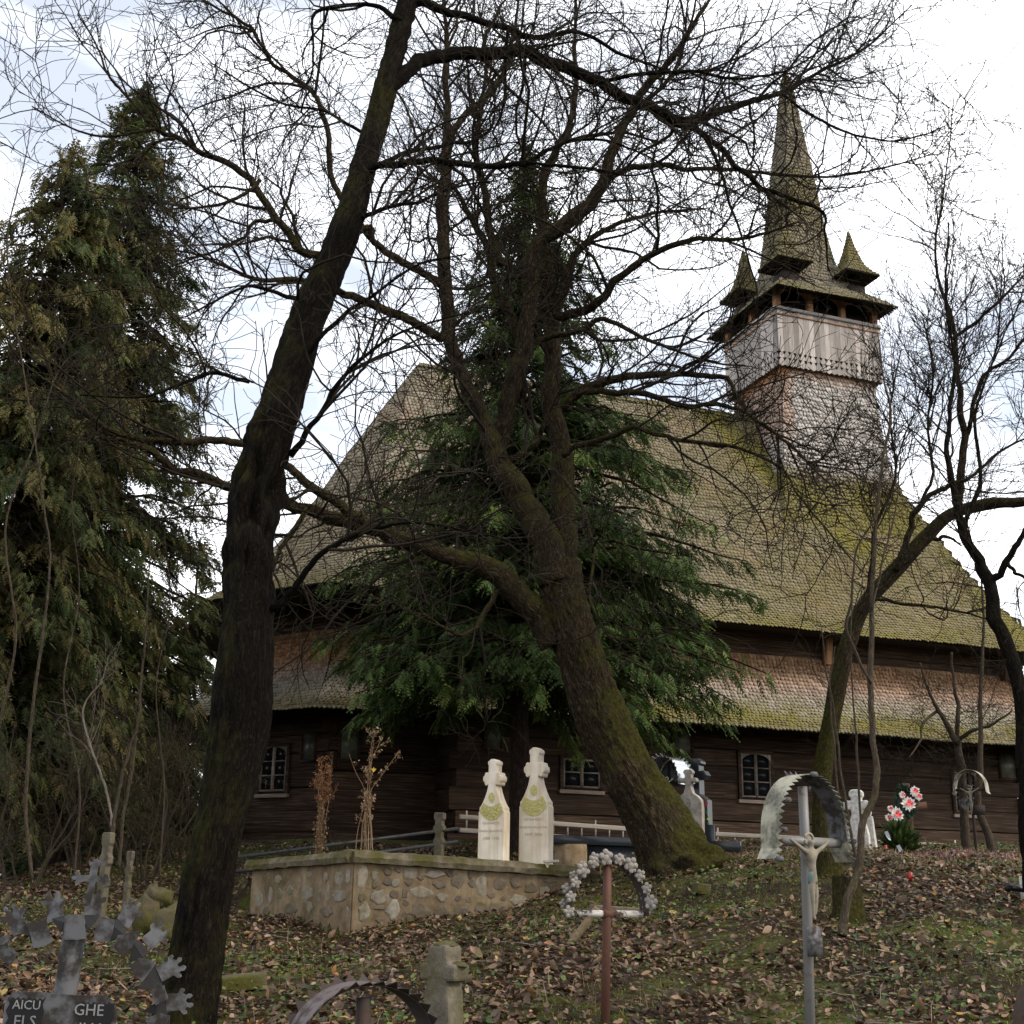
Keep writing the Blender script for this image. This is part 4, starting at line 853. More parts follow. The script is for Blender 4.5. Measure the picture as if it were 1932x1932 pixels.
sapling([(140, 1660, 8), (150, 1480, 7), (120, 1300, 6), (150, 1120, 5), (135, 950, 4), (160, 800, 3)], 13.5, 'slim bare stem in front of the olive conifer, left of the pale crooked stem', 28, 40)
sapling([(300, 1660, 7), (310, 1500, 6), (295, 1300, 5), (320, 1150, 4), (310, 1000, 2.5)], 14.5, 'slim bare stem just left of the thick leaning trunk', 29, 26)
sapling([(-20, 1640, 12), (-5, 1400, 11), (30, 1200, 9), (10, 1000, 8), (60, 850, 6), (110, 700, 4), (180, 640, 2)], 12.2, 'leaning bare stem rising from the very left edge', 30, 50)
# --- bare shrubs behind the left bank
def shrub(u, v, Y, h, label, seed, mat='bark_young', n=9, spread=.5, dens=1.0):
    b = P(u, v, Y); b = G(b); t = Tree('bare_shrub', b, label, 'leafless shrubs behind the left bank', cat='shrub', bark=mat, twig=mat, seed=seed)
    for i in range(n):
        a = t.rng.uniform(0, 2*pi); q = b + np.array([cos(a), sin(a), 0])*.15
        d = np.array([cos(a)*spread, sin(a)*spread, 1.0]); pts = [(*(q-UP*.1), .018)]
        for k in range(1, 6):
            d = d+t.rng.normal(0, .16, 3); q = q+unit(d)*h/5*t.rng.uniform(.7, 1.1); pts.append((*q, .018*(1-k/6.5)))
        t.limb(pts, name='stem', k=5, crook=.01, world=True)
    t.twigs([dict(count=int(120*dens), ln=(.3, 1.0), ang=(25, 70), n=7, amp=.2, up=.15, rk=.007, rmin=.0028), dict(count=int(900*dens), ln=(.15, .5), ang=(25, 70), n=5, amp=.22, up=.1, rk=.006, rmin=.0024)])
    return t
shrub(40, 1690, 16, 2.1, 'brown leafless shrub at the left edge behind the crowned iron cross', 41)
shrub(150, 1690, 18, 2.3, 'tangled leafless shrub behind the two slender stone posts', 42, dens=1.2)
shrub(265, 1680, 17.5, 2.4, 'leafless shrub above the moss-covered leaning stone', 43)
shrub(330, 1660, 19, 2.2, 'dense leafless shrub close to the left side of the thick leaning trunk', 44, dens=1.2)
shrub(95, 1650, 20, 2.6, 'taller leafless shrub under the dark hollow of the left conifers', 45)
shrub(215, 1630, 22, 2.6, 'furthest leafless shrub, between the pale crooked stem and the church eave', 46)

# ------------------------------------------------------------------ conifers
def frond_template(pairs=5):
    V, T = [], []
    zf = lambda x: -.22*x*x
    def tri(p):
        b = len(V); V.extend(p); T.append((b, b+1, b+2))
    tri([(0, -.014, 0), (1, 0, zf(1)), (0, .014, 0)])
    for i in range(pairs):
        x = .06+.82*i/(pairs-1); l = .40*(1-.66*i/(pairs-1)); a = radians(38+6*(i % 2))
        for sg in (-1, 1):
            tx, ty = x+l*cos(a), sg*l*sin(a); tri([(x-.075, 0, zf(x)), (x+.11, 0, zf(x)), (tx, ty, zf(tx)-.06*l)])
    return np.array(V), np.array(T)
FV, FQ = frond_template()
def place_fronds(pos, dr, ln, roll, rng):
    n = len(pos); x = unit(dr); ref = np.tile([0, 0, 1.0], (n, 1)); y = unit(np.cross(ref, x)+1e-6); z = np.cross(x, y)
    c, s = np.cos(roll)[:, None], np.sin(roll)[:, None]; y2 = y*c+z*s; z2 = -y*s+z*c
    V = pos[:, None]+ln[:, None, None]*(FV[None, :, :1]*x[:, None]+FV[None, :, 1:2]*y2[:, None]+FV[None, :, 2:3]*z2[:, None])
    Q = FQ[None]+(np.arange(n)*len(FV))[:, None, None]; return V.reshape(-1, 3), Q.reshape(-1, 3)
def conifer(name, base, height, prof, z0, nbr, per, mats, label, seed, flen=(.22, .45), droop=.35, group=None, trunk_r=.18, side=None, pw=1.4):
    """prof: [(height fraction, radius)]; z0 first branches; mats: list of (material, share, part name)"""
    rng = np.random.default_rng(seed); base = np.asarray(base, float); rt = root(name, base, label, 'tree', group)
    lean = rng.normal(0, .01, 2)
    tp = np.array([base+np.array([lean[0]*h, lean[1]*h, h]) for h in np.linspace(-.15, height*.98, 14)]); trr = np.interp(np.linspace(0, 1, 14), [0, .05, 1], [trunk_r*1.35, trunk_r, .012])
    trunk_mesh('trunk', tp, trr, 'bark_fir', rt, k=20, step=.12, amp=.012)
    hf = z0/height + (1-z0/height)*rng.random(nbr)**pw; hh = hf*height; az = rng.uniform(0, 2*pi, nbr)
    fr_, rr_ = zip(*prof); Rb = np.interp(hf, fr_, rr_)*rng.uniform(.62, 1.10, nbr)
    if side is not None: Rb = Rb*(1+side[1]*np.cos(az-side[0]))
    n = 8; t = np.linspace(0, 1, n)[None]; rise = rng.uniform(-.05, .25, nbr)[:, None]
    d = np.stack([np.cos(az), np.sin(az)], 1)
    BP = np.empty((nbr, n, 3)); BP[..., :2] = base[:2]+lean*hh[:, None][:, None]+d[:, None, :]*(Rb[:, None]*t)[..., None]
    BP[..., 2] = base[2]+hh[:, None]+Rb[:, None]*(rise*t-droop*t**2*1.6+.12*t**4)
    BP[:, 1:] += rng.normal(0, .04, (nbr, n-1, 3))
    BR = np.maximum(.004, (.012+.012*Rb)[:, None]*(1-t*.85))
    V, Q, TC = tube_batch(BP, BR, 4); mk('branch', V, Q, 'bark_fir', rt, kind='stuff', tc=TC, moss=np.zeros(len(V)))
    N = nbr*per; bi = rng.choice(nbr, N, p=Rb/Rb.sum()); tt = .06+.94*rng.random(N)**.8; f = tt*(n-1); i0 = np.minimum(f.astype(int), n-2); fr = (f-i0)[:, None]
    pos = BP[bi, i0]*(1-fr)+BP[bi, i0+1]*fr; tan = unit(BP[bi, i0+1]-BP[bi, i0])
    sd_ = rng.choice([-1, 1], N)*np.radians(rng.uniform(10, 75, N)); c, s = np.cos(sd_), np.sin(sd_)
    dr = np.stack([tan[:, 0]*c-tan[:, 1]*s, tan[:, 0]*s+tan[:, 1]*c, tan[:, 2]-rng.uniform(.0, .75, N)], 1)
    pos = pos + rng.normal(0, .05, (N, 3)) + np.c_[np.zeros((N, 2)), -rng.random(N)*.12]
    ln = rng.uniform(*flen, N)*(1.15-.35*tt)
    V, Q = place_fronds(pos, dr, ln, rng.normal(0, .45, N), rng); nv = len(FV)
    clump = rng.random(nbr)[bi]*.55+rng.random(N)*.45
    tipness = np.clip(tt-.72, 0, 1)*.6
    r = np.clip(clump*.9+tipness, 0, 1); st = 0; order = rng.permutation(N); 
    brm = rng.random(nbr)[bi]
    lo = 0
    for m_, share, pn in mats:
        sel = np.where((brm >= lo) & (brm < lo+share))[0]; lo += share
        if not len(sel): continue
        vi = (sel[:, None]*nv+np.arange(nv)).ravel(); qq = (FQ[None]+(np.arange(len(sel))*nv)[:, None, None]).reshape(-1, 3)
        mk(pn, V[vi], qq, m_, rt, kind='stuff', rnd=np.repeat(r[sel], nv))
    return rt
def hz(v, Y, u=966): return P(u, v, Y)[2]
bI = G(P(978, 1600, 19.6)); hI = hz(268, 19.6)-bI[2]
frac = lambda v: (hz(v, 19.6)-bI[2])/hI
conifer('conifer', bI, hI, [(0, 2.2), (frac(1390), 2.5), (frac(1200), 3.1), (frac(1080), 3.35), (frac(950), 3.25), (frac(800), 2.6), (frac(650), 1.75), (frac(450), .85), (1, .10)], 2.9, 430, 74,
        [('fir', 1.01, 'foliage')], 'dark green drooping conifer between the forked bare tree and the church', 51, (.18, .38), .28, 'evergreen conifers', .16, side=(0.0, .10), pw=1.75)
bJ = G(P(118, 1560, 21.0)); bJ[2] = 1.2; hJ = hz(165, 21.0)-bJ[2]; fj = lambda v: (hz(v, 21.0)-bJ[2])/hJ
conifer('conifer', bJ, hJ, [(0, 2.4), (fj(1350), 2.55), (fj(1100), 2.35), (fj(850), 1.95), (fj(650), 1.75), (fj(450), 1.3), (fj(300), .95), (1, .15)], 2.6, 560, 58,
        [('thuja_dark', .62, 'foliage'), ('thuja', .40, 'rusty_foliage')], 'tall dark conifer with rusty tints and a pointed top at the upper left', 52, (.18, .36), .30, 'evergreen conifers', .2)
bK = G(P(-40, 1560, 18.5)); bK[2] = 1.2; hK = hz(300, 18.5)-bK[2]; fk = lambda v: (hz(v, 18.5)-bK[2])/hK
conifer('conifer', bK, hK, [(0, 2.0), (fk(1300), 2.3), (fk(1000), 2.15), (fk(700), 1.75), (fk(500), 1.4), (fk(350), 1.0), (1, .15)], 2.4, 520, 54,
        [('thuja', .55, 'foliage'), ('thuja_dark', .46, 'dark_foliage')], 'olive-brown conifer cut by the left edge, in front of the tall dark one', 53, (.17, .34), .42, 'evergreen conifers', .2)
bN = G(P(335, 1560, 34)); bN[2] = .2; hN = hz(1015, 34)-bN[2]
conifer('conifer', bN, hN, [(0, 1.9), (.3, 1.7), (.6, 1.15), (.85, .55), (1, .08)], 1.0, 120, 40, [('thuja_dark', .6, 'foliage'), ('thuja', .45, 'pale_foliage')], 'small distant drooping conifer between the left conifers and the church eave', 54, (.35, .6), .45, 'evergreen conifers', .15)
bM = G(P(255, 1600, 30)); bM[2] = -.2; hM = hz(1180, 30)-bM[2]
conifer('conifer', bM, hM, [(0, 2.3), (.3, 2.0), (.6, 1.4), (.85, .7), (1, .1)], .6, 120, 36, [('thuja_dark', 1.01, 'foliage')], 'low distant dark conifer behind the leafless shrubs', 55, (.35, .6), .4, 'evergreen conifers', .15)
bO = G(P(20, 1600, 30)); bO[2] = -.6; hO = hz(1250, 30)-bO[2]
conifer('conifer', bO, hO, [(0, 2.6), (.3, 2.3), (.6, 1.6), (.85, .8), (1, .1)], 2.8, 110, 36, [('thuja_dark', 1.01, 'foliage')], 'low distant conifer at the left edge above the red roof', 56, (.35, .6), .4, 'evergreen conifers', .15)

for k, (u, v, Y, h, rr, lab) in enumerate(((75, 1655, 24, 2.4, 1.5, 'low olive evergreen bush at the left edge behind the leafless shrubs'), (190, 1650, 26, 2.6, 1.6, 'low olive evergreen bush behind the slender stone posts'), (320, 1640, 25, 2.7, 1.4, 'low olive evergreen bush beside the thick leaning trunk'))):
    bq = G(P(u, v, Y)); bq[2] = P(u, v, Y)[2]-.6
    conifer('evergreen_bush', bq, h, [(0, rr), (.4, rr*.9), (.8, rr*.5), (1, .1)], .1, 110, 34, [('thuja', .6, 'foliage'), ('thuja_dark', .41, 'dark_foliage')], lab, 70+k, (.2, .36), .25, 'evergreen bushes', .05)
    bpy.context.scene.objects
# ------------------------------------------------------------------ things of the graveyard
def hit_w(u, v, w):
    """where the sight line meets the upright plane w metres behind the nave wall face"""
    d = _F + _R*(u-966)/FPX + _U*(966-v)/FPX; q = L(0, w, 0)-EYE; t = (q@CN)/(d@CN); return EYE+d*t
def blob(name, c, r, mat, parent=None, k=10, amp=.12, seed=0, squash=(1, 1, 1), **kw):
    """lumpy closed rounded mass"""
    V, F = [], []; n = max(5, k*2//3)
    for i in range(1, n):
        th = pi*i/n
        for j in range(k):
            ph = 2*pi*j/k; d = np.array([sin(th)*cos(ph), sin(th)*sin(ph), cos(th)])
            V.append(np.asarray(c)+d*np.asarray(squash)*r*(1+amp*mnoise.noise(d*2.1+np.array([seed*3.1]*3))*2))
    V.append(np.asarray(c)+np.array([0, 0, 1])*r*squash[2]); V.append(np.asarray(c)-np.array([0, 0, 1])*r*squash[2]); t = len(V)-2
    for i in range(n-2):
        for j in range(k): F.append((i*k+j, (i+1)*k+j, (i+1)*k+(j+1) % k, i*k+(j+1) % k))
    for j in range(k): F.append((t, j, (j+1) % k)); F.append((t+1, (n-2)*k+(j+1) % k, (n-2)*k+j))
    return mk(name, np.array(V), F, mat, parent, smooth=True, rnd=np.full(len(V), .5), **kw)

# --- stone retaining wall
wt = {'L': (WL, 1.80), 'C': (WC, 1.88), 'R': (WR, 1.78)}
rw = root('retaining_wall', np.r_[WC, gz(WC[0], WC[1]-.1)], 'low rendered stone retaining wall with a mossy coping, bent at a corner', 'wall')
def wall_face(nm, p0, z0, p1, z1, th=.34, k=36, rows=8):
    d = (p1-p0)/np.linalg.norm(p1-p0); out = np.array([d[1], -d[0]]); W = np.linalg.norm(p1-p0); V = []
    for i in range(k+1):
        q = p0+d*W*i/k; zt = z0+(z1-z0)*i/k; zb = .7
        for j in range(rows+1):
            z = zb+(zt-zb)*j/rows; nse = .012*mnoise.noise((q[0]*3, z*4, q[1]*3))+.006*mnoise.noise((q[0]*11, z*12, q[1]*11))
            if i in (0, k): nse = 0
            V.append([q[0]+out[0]*(nse+.02), q[1]+out[1]*(nse+.02), z])
    n = rows+1; F = [(i*n+j, (i+1)*n+j, (i+1)*n+j+1, i*n+j+1) for i in range(k) for j in range(rows)]; b = len(V)
    for i in (0, k):
        q = p0+d*W*i/k-out*th
        V += [[q[0], q[1], .7], [q[0], q[1], z0+(z1-z0)*i/k]]
    F += [(0, n-1, b+1, b), (k*n, b+2, b+3, k*n+n-1), (b, b+1, b+3, b+2), tuple(i*n+n-1 for i in range(k+1))+(b+3, b+1)]
    o = mk(nm, V, F, 'mortar', rw); recalc(o); return o, d, out, W
fL, dL, oL, wLw = wall_face('wall_face', WL, wt['L'][1], WC, wt['C'][1]); fR, dR, oR, wRw = wall_face('wall_face', WC, wt['C'][1], WR, wt['R'][1])
def on_face(cx, cy, p0, out):
    u, v = (900+cx*.5176)/1.9876, (2700+cy*.5176)/1.9876; r = _F+_R*(u-966)/FPX+_U*(966-v)/FPX
    o3 = np.r_[out, 0]; t = ((np.r_[p0, 0]-EYE)@o3)/(r@o3); return EYE+r*t
def stone(cx, cy, rx, ry, kind, face, p0, d, out):
    c = on_face(cx, cy, p0, out); e = on_face(cx+rx, cy, p0, out); f = on_face(cx, cy-ry, p0, out); ax = abs((e-c)@np.r_[d, 0])*1.15; ay = abs((f-c)[2])*1.12; rng = random.Random(int(cx*7+cy))
    n = 11; ph = rng.random()*6; pts = []
    for i in range(n):
        a = 2*pi*i/n+ph*.1; q = 1+rng.uniform(-.30, .16); pts.append((ax*q*cos(a), ay*q*sin(a)))
    d3, o3 = np.r_[d, 0], np.r_[out, 0]; V = []
    for s, h in ((1.05, .0), (1.0, .025), (.78, .031)):
        for x, y in pts: V.append(c+d3*x*s+UP*y*s+o3*h)
    V.append(c+o3*.032); F = []
    for r in range(2):
        for i in range(n): F.append((r*n+i, r*n+(i+1) % n, (r+1)*n+(i+1) % n, (r+1)*n+i))
    for i in range(n): F.append((2*n+i, 2*n+(i+1) % n, 3*n))
    mk('stone', V, F, 'fieldstone' if kind == 'g' else 'brownstone', face, smooth=False, rnd=rng.random())
for q in [(880, 1145, 40, 75, 'g'), (970, 1125, 25, 30, 'g'), (1225, 1110, 50, 42, 'g'), (1405, 1118, 65, 30, 'g'), (1125, 1180, 28, 32, 'g'), (1005, 1280, 52, 48, 'g'), (1300, 1250, 80, 42, 'g'), (1460, 1285, 38, 30, 'g'), (1105, 1370, 48, 70, 'g'), (895, 1385, 36, 65, 'g'), (1300, 1385, 75, 58, 'b'), (1450, 1390, 45, 48, 'b'), (1610, 1395, 60, 50, 'b'), (1575, 1170, 40, 55, 'b'), (1745, 1200, 38, 75, 'g'), (1870, 1190, 45, 52, 'b'), (1860, 1370, 62, 48, 'b'), (1740, 1360, 40, 40, 'b'), (1990, 1180, 42, 45, 'b'), (2010, 1310, 55, 45, 'g'), (2100, 1220, 45, 40, 'b'), (2120, 1330, 45, 40, 'b'), (2200, 1250, 38, 45, 'g')]:
    stone(*q, fR, WC, dR, oR)
_rs = random.Random(5); _used = [(880, 1145, 40, 75), (970, 1125, 25, 30), (1225, 1110, 50, 42), (1405, 1118, 65, 30), (1125, 1180, 28, 32), (1005, 1280, 52, 48), (1300, 1250, 80, 42), (1460, 1285, 38, 30), (1105, 1370, 48, 70), (895, 1385, 36, 65), (1300, 1385, 75, 58), (1450, 1390, 45, 48), (1610, 1395, 60, 50), (1575, 1170, 40, 55), (1745, 1200, 38, 75), (1870, 1190, 45, 52), (1860, 1370, 62, 48), (1740, 1360, 40, 40), (1990, 1180, 42, 45), (2010, 1310, 55, 45), (2100, 1220, 45, 40), (2120, 1330, 45, 40), (2200, 1250, 38, 45)]
for _k in range(900):
    cx, cy = _rs.uniform(860, 2260), _rs.uniform(1075, 1450); rx, ry = _rs.uniform(20, 46), _rs.uniform(18, 40)
    if cy > 1480-.13*(cx-860)*.9 or cy < 1060+.065*(cx-860): continue
    if all(abs(cx-a) > (rx+c)*.98 or abs(cy-b) > (ry+d)*.98 for a, b, c, d in _used): _used.append((cx, cy, rx, ry)); stone(cx, cy, rx, ry, 'b', fR, WC, dR, oR)
for q in [(290, 1155, 22, 30, 'g'), (515, 1120, 20, 25, 'g'), (635, 1140, 14, 35, 'g'), (725, 1145, 28, 46, 'g'), (796, 1130, 16, 52, 'g'), (445, 1195, 12, 48, 'g'), (235, 1270, 14, 62, 'g'), (150, 1300, 26, 58, 'g'), (300, 1260, 18, 38, 'g'), (380, 1235, 24, 33, 'g'), (505, 1250, 36, 48, 'g'), (588, 1250, 18, 52, 'g'), (650, 1265, 12, 60, 'g'), (725, 1275, 42, 38, 'g'), (518, 1360, 18, 40, 'g'), (790, 1395, 10, 42, 'g'), (200, 1390, 24, 35, 'b'), (380, 1370, 40, 38, 'b'), (640, 1390, 42, 36, 'b')]:
    stone(*q, fL, WL, dL, oL)
def coping(p0, z0, p1, z1, d, out, W):
    k = 40; V = []; e = .09
    for i in range(k+1):
        q = p0+d*(W*i/k); z = z0+(z1-z0)*i/k
        for (a, h) in ((e, .0), (e+.02, .055), (e-.01, .115), (-.15, .135), (-.40, .125), (-.42, .0)):
            g = .014*mnoise.noise((q[0]*6+a*9, q[1]*6, h*20))+.01*mnoise.noise((q[0]*19, q[1]*19, a*15+h*9))
            V.append([q[0]+out[0]*(a+g), q[1]+out[1]*(a+g), z+h+g*.8])
    F = [(i*6+j, i*6+(j+1) % 6, (i+1)*6+(j+1) % 6, (i+1)*6+j) for i in range(k) for j in range(6)]+[(5, 4, 3, 2, 1, 0), tuple(k*6+j for j in range(6))]
    mk('coping', V, F, 'cap', rw, rnd=.5)
coping(WL-dL*.05, wt['L'][1], WC+dL*.02, wt['C'][1], dL, oL, wLw+.07); coping(WC-dR*.03, wt['C'][1]+.004, WR+dR*.08, wt['R'][1]+.004, dR, oR, wRw+.1)

# --- the two white gravestones
HALF = [(1, 0), (1, .50), (.94, .512), (.94, .545), (.86, .552), (.72, .585), (.55, .635), (.40, .69), (.31, .745), (.30, .762), (.40, .752), (.50, .748), (.58, .760), (.60, .782), (.70, .790), (.73, .812), (.70, .836), (.60, .844), (.58, .866), (.48, .876), (.38, .872), (.30, .872), (.30, .942), (.36, .950), (.36, .975), (.28, .984), (.20, .990), (.14, 1.0)]
def white_stone(u, v, Y, H, W, yaw, lines, label):
    b = P(u, v, Y); X = np.array([cos(yaw), sin(yaw), 0]); O = np.array([sin(yaw), -cos(yaw), 0])
    r = root('gravestone', b, label, 'gravestone', 'white gravestones on the walled terrace'); T = .15
    poly = [(x*W/2, y*H) for x, y in HALF]+[(-x*W/2, y*H) for x, y in reversed(HALF)]
    o = prism('headstone', poly, b+O*T/2-UP*.08, X, UP, -O*T, 'marble', r); bevel(o, .012, 2, 35)
    f = b+O*(T/2+.001)-UP*.08
    up_, lo_ = [], []
    for t in np.linspace(-1, 1, 15):
        up_.append((t*W*.31, H*(.552+.034*abs(t)**2))); lo_.append((t*W*.455, H*(.42+.085*t*t)))
    pn = prism('carved_panel', lo_+up_[::-1], f-O*.002, X, UP, O*.008, 'lichen_panel', o)
    for k in range(15):
        t = -.82+1.64*k/14; y = H*(.488+.055*t*t)+((k % 3)-1)*H*.026
        ang = t*1.0+(.7 if k % 2 else -.7); cx = f+X*(t*W*.38)+UP*y+O*.006
        a = X*cos(ang)*.020+UP*sin(ang)*.020; c_ = -X*sin(ang)*.009+UP*cos(ang)*.009
        mk('carved_leaf', [cx-a, cx+c_+O*.006, cx+a, cx-c_+O*.006, cx+O*.012], [(0, 3, 4), (3, 2, 4), (2, 1, 4), (1, 0, 4)], 'lichen_panel', pn, rnd=.9)
    ov = [(.042*cos(a)*W/.37, H*.635+.062*sin(a)*H/1.33) for a in np.linspace(0, 2*pi, 20, endpoint=False)]
    prism('medallion', ov, f, X, UP, O*.006, 'lichen_panel', o, rnd=.7)
    for k, (s, sz) in enumerate(lines): txt('inscription', s, f+UP*(H*.385-k*.085)+O*.0015, X, UP, sz, 'engrave', o, .001)
white_stone(931, 1621, 14.75, 1.20, .335, radians(-27), [('ODIHNESTE', .042), ('MARIA PALAGUTA', .036), ('1908  1995', .046)], 'smaller left one of the two white marble cross gravestones on the walled terrace')
white_stone(1011, 1624, 14.85, 1.36, .375, radians(-27), [('ODIHNESTE', .045), ('MARIUTA PALAGUTA', .036), ('1909  2000', .050)], 'taller right one of the two white marble cross gravestones on the walled terrace')
fb = P(1040, 1623, 14.65)
tag(box('marble_offcut', fb-np.array([.08, .03, .03]), (.17, .02, .008), (-.01, .05, 0), (0, 0, .03), 'greystone', None, .006), 'short white marble offcut lying on the coping by the taller white gravestone', 'stone')

# --- black iron rail fence behind the coping
pF0, pF1 = P(466, 1612, 15.7), P(864, 1560, 17.2); fr_ = root('iron_fence', np.r_[pF0[:2], gz(pF0[0], pF0[1])], 'black iron double-rail fence panel with small rings behind the wall corner', 'fence')
for a in (0, 1):
    q = pF0 if a == 0 else pF1; bar('fence_post', np.r_[q[:2], q[2]-.75], q+UP*.04, .05, .05, 'fenceiron', fr_)
for dz in (-.02, -.19): bar('rail', pF0+UP*dz-(pF1-pF0)*.25*0, pF1+UP*dz, .03, .04, 'fenceiron', fr_)
fd = unit(pF1-pF0); fl = np.linalg.norm(pF1-pF0)
for k in range(16):
    q = pF0+fd*fl*(k+.6)/16.4; c = q-UP*.30
    tube('scroll_ring', [c+(fd*cos(a)+UP*sin(a))*.075 for a in np.linspace(0, 2*pi, 13)], .006, 'fenceiron', fr_, k=4, caps=False)
    bar('picket', q-UP*.55, q-UP*.2, .012, .012, 'fenceiron', fr_)
# continuing rail out of frame to the left behind the thick trunk
pF2 = P(400, 1616, 15.4); bar('rail', pF0-UP*.02, pF2-UP*.02, .03, .04, 'fenceiron', fr_); bar('rail', pF0-UP*.19, pF2-UP*.19, .03, .04, 'fenceiron', fr_)

# --- slender carved stone posts
def carved_post(u, v0, v1, Y, w, label, mat, seed):
    t = P(u, v0, Y); b = P(u, v1, Y); H = t[2]-b[2]; b[2] = min(b[2], gz(b[0], b[1])); H = t[2]-b[2]; r = root('grave_post', b, label, 'grave post', 'slender carved stone grave posts'); X = np.array([.9, -.43, 0])
    hw = w*.5*Y/FPX; half = [(1, -.02), (1, .45), (1.25, .47), (1.25, .52), (.8, .56), (.8, .66), (1.35, .69), (1.35, .75), (.85, .79), (.85, .86), (1.2, .89), (1.2, .98), (1.0, 1)]
    o = prism('shaft', [(x*hw, y*H) for x, y in half]+[(-x*hw, y*H) for x, y in reversed(half)], b+np.array([.03, .06, 0]), X, UP, np.array([-.43, -.9, 0])*hw*1.6, mat, r); bevel(o, .008)
carved_post(826, 1533, 1616, 16.2, 16, 'mossy stepped stone post beside the iron fence end', 'mossstone', 1)
carved_post(188, 1570, 1690, 12.0, 17, 'slender mossy carved stone post behind the top of the crowned iron cross', 'mossstone', 2)
carved_post(232, 1605, 1700, 13.0, 11, 'thinner carved stone post right of the crowned iron cross top', 'mossstone', 3)

# --- dried plants standing on the terrace
def dried(u, v0, v1, Y, label, kind, seed):
    rng = np.random.default_rng(seed); b = P(u, v1, Y); H = P(u, v0, Y)[2]-b[2]; r = root('dried_plant', b, label, 'dried plant', 'withered flower stalks on the terrace')
    ns = 7 if kind == 0 else 9; tops = []
    for i in range(ns):
        a = rng.uniform(0, 2*pi); q = b+np.array([cos(a), sin(a)*.6, 0])*(.05 if kind == 0 else .05+.10*rng.random()*(i > 3)); pts = [q]
        tgt = b+np.array([rng.normal(0, .05 if kind == 0 else .03), rng.normal(0, .05), H*(.45 if kind == 0 else .42)])
        pts += [q*.6+tgt*.4+rng.normal(0, .012, 3), tgt]
        if i < (7 if kind == 0 else 5):
            e = tgt+np.array([rng.normal(0, .10 if kind else .07), rng.normal(0, .07), H*rng.uniform(.3, .56)]); pts += [tgt*.5+e*.5+rng.normal(0, .02, 3), e]
        p = catmull(pts, 4); tube('stalk', p, np.linspace(.007, .003, len(p)), 'dry', r, k=5); tops.append(p[len(p)//2:])
    TP = np.stack([resamp(t, np.full(len(t), .004), 10)[0] for t in tops]); RR = np.full(TP.shape[:2], .004)
    pts2, r2 = grow(TP, RR, 70 if kind == 0 else 46, (.06, .2 if kind == 0 else .26), (25, 65), 5, .25, .3, .02, rng, tmin=.1, rmin=.0016)
    V, Q, TC = tube_batch(pts2, r2, 3); mk('side_stalks', V, Q, 'dry', r, kind='stuff', tc=TC, rnd=rng.random(len(V)))
    n = 1500 if kind == 0 else 520; bi = rng.integers(0, len(pts2), n); t = rng.random(n)**.5; f = t*3.99; i0 = f.astype(int); fr = (f-i0)[:, None]
    c = pts2[bi, i0]*(1-fr)+pts2[bi, i0+1]*fr+rng.normal(0, .018, (n, 3)); s = rng.uniform(.006, .016, n) if kind == 0 else rng.uniform(.010, .026, n)
    a = unit(rng.normal(0, 1, (n, 3))); bb = unit(np.cross(a, rng.normal(0, 1, (n, 3))))
    V = np.stack([c-a*s[:, None], c+bb*s[:, None]*.5, c+a*s[:, None], c-bb*s[:, None]*.5], 1).reshape(-1, 3)
    mk('withered_heads', V, np.arange(n*4).reshape(-1, 4), 'dryred' if kind == 0 else 'dry', r, kind='stuff', rnd=np.repeat(rng.random(n), 4))
    m = 420 if kind == 0 else 60; c = b+np.c_[rng.normal(0, .03, m), rng.normal(0, .03, m), rng.uniform(0, H*.6, m)]; a = unit(rng.normal(0, 1, (m, 3))+[0, 0, -1]); bb = unit(np.cross(a, rng.normal(0, 1, (m, 3)))); s = rng.uniform(.02, .045, m)[:, None]
    V = np.stack([c, c+a*s*.5+bb*s*.3, c+a*s, c+a*s*.5-bb*s*.3], 1).reshape(-1, 3); mk('withered_leaves', V, np.arange(m*4).reshape(-1, 4), 'dry', r, kind='stuff', rnd=np.repeat(rng.random(m)*.6, 4))
    if kind: 
        lf = P(705, 1452, Y-.1); mk('yellow_leaf', [lf+np.array(q)*.03 for q in ((0, 0, -1), (.6, 0, -.3), (1, .1, .3), (.3, 0, .4), (0, .1, 1), (-.3, 0, .4), (-1, .1, .3), (-.6, 0, -.3))], [(0, 1, 2, 3, 4, 5, 6, 7)], 'yellowleaf', r)
dried(603, 1432, 1612, 14.6, 'russet dried bushy plant on the terrace near the wall corner', 0, 61)
dried(688, 1357, 1608, 14.3, 'tall tied bundle of dry brown flower stalks above the wall corner', 1, 62)

# --- ladders lying along the church wall
def ladder(u0, va, vb, u1, vc, vd, w, n, label):
    a, b, c, d = hit_w(u0, va, w), hit_w(u0, vb, w), hit_w(u1, vc, w), hit_w(u1, vd, w)
    r = root('ladder', b, label, 'ladder', 'long wooden ladders lying along the church wall')
    bar('rail', a, c, .07, .085, 'ladder', r, bev=.012); bar('rail', b, d, .07, .085, 'ladder', r, bev=.012)
    for k in range(n):
        t = (k+.5)/n; e = UP*.12 if k % 3 == 0 else UP*.02; bar('rung', a+(c-a)*t+e, b+(d-b)*t-e*.3, .035, .03, 'ladder', r, up=(1, 0, 0))
ladder(866, 1541, 1566, 1188, 1564, 1588, -.55, 12, 'long weathered ladder lying along the church wall behind the white gravestones')
ladder(1338, 1573, 1596, 1898, 1601, 1630, -.75, 19, 'longer weathered ladder lying along the church wall at the right, behind the flowers')

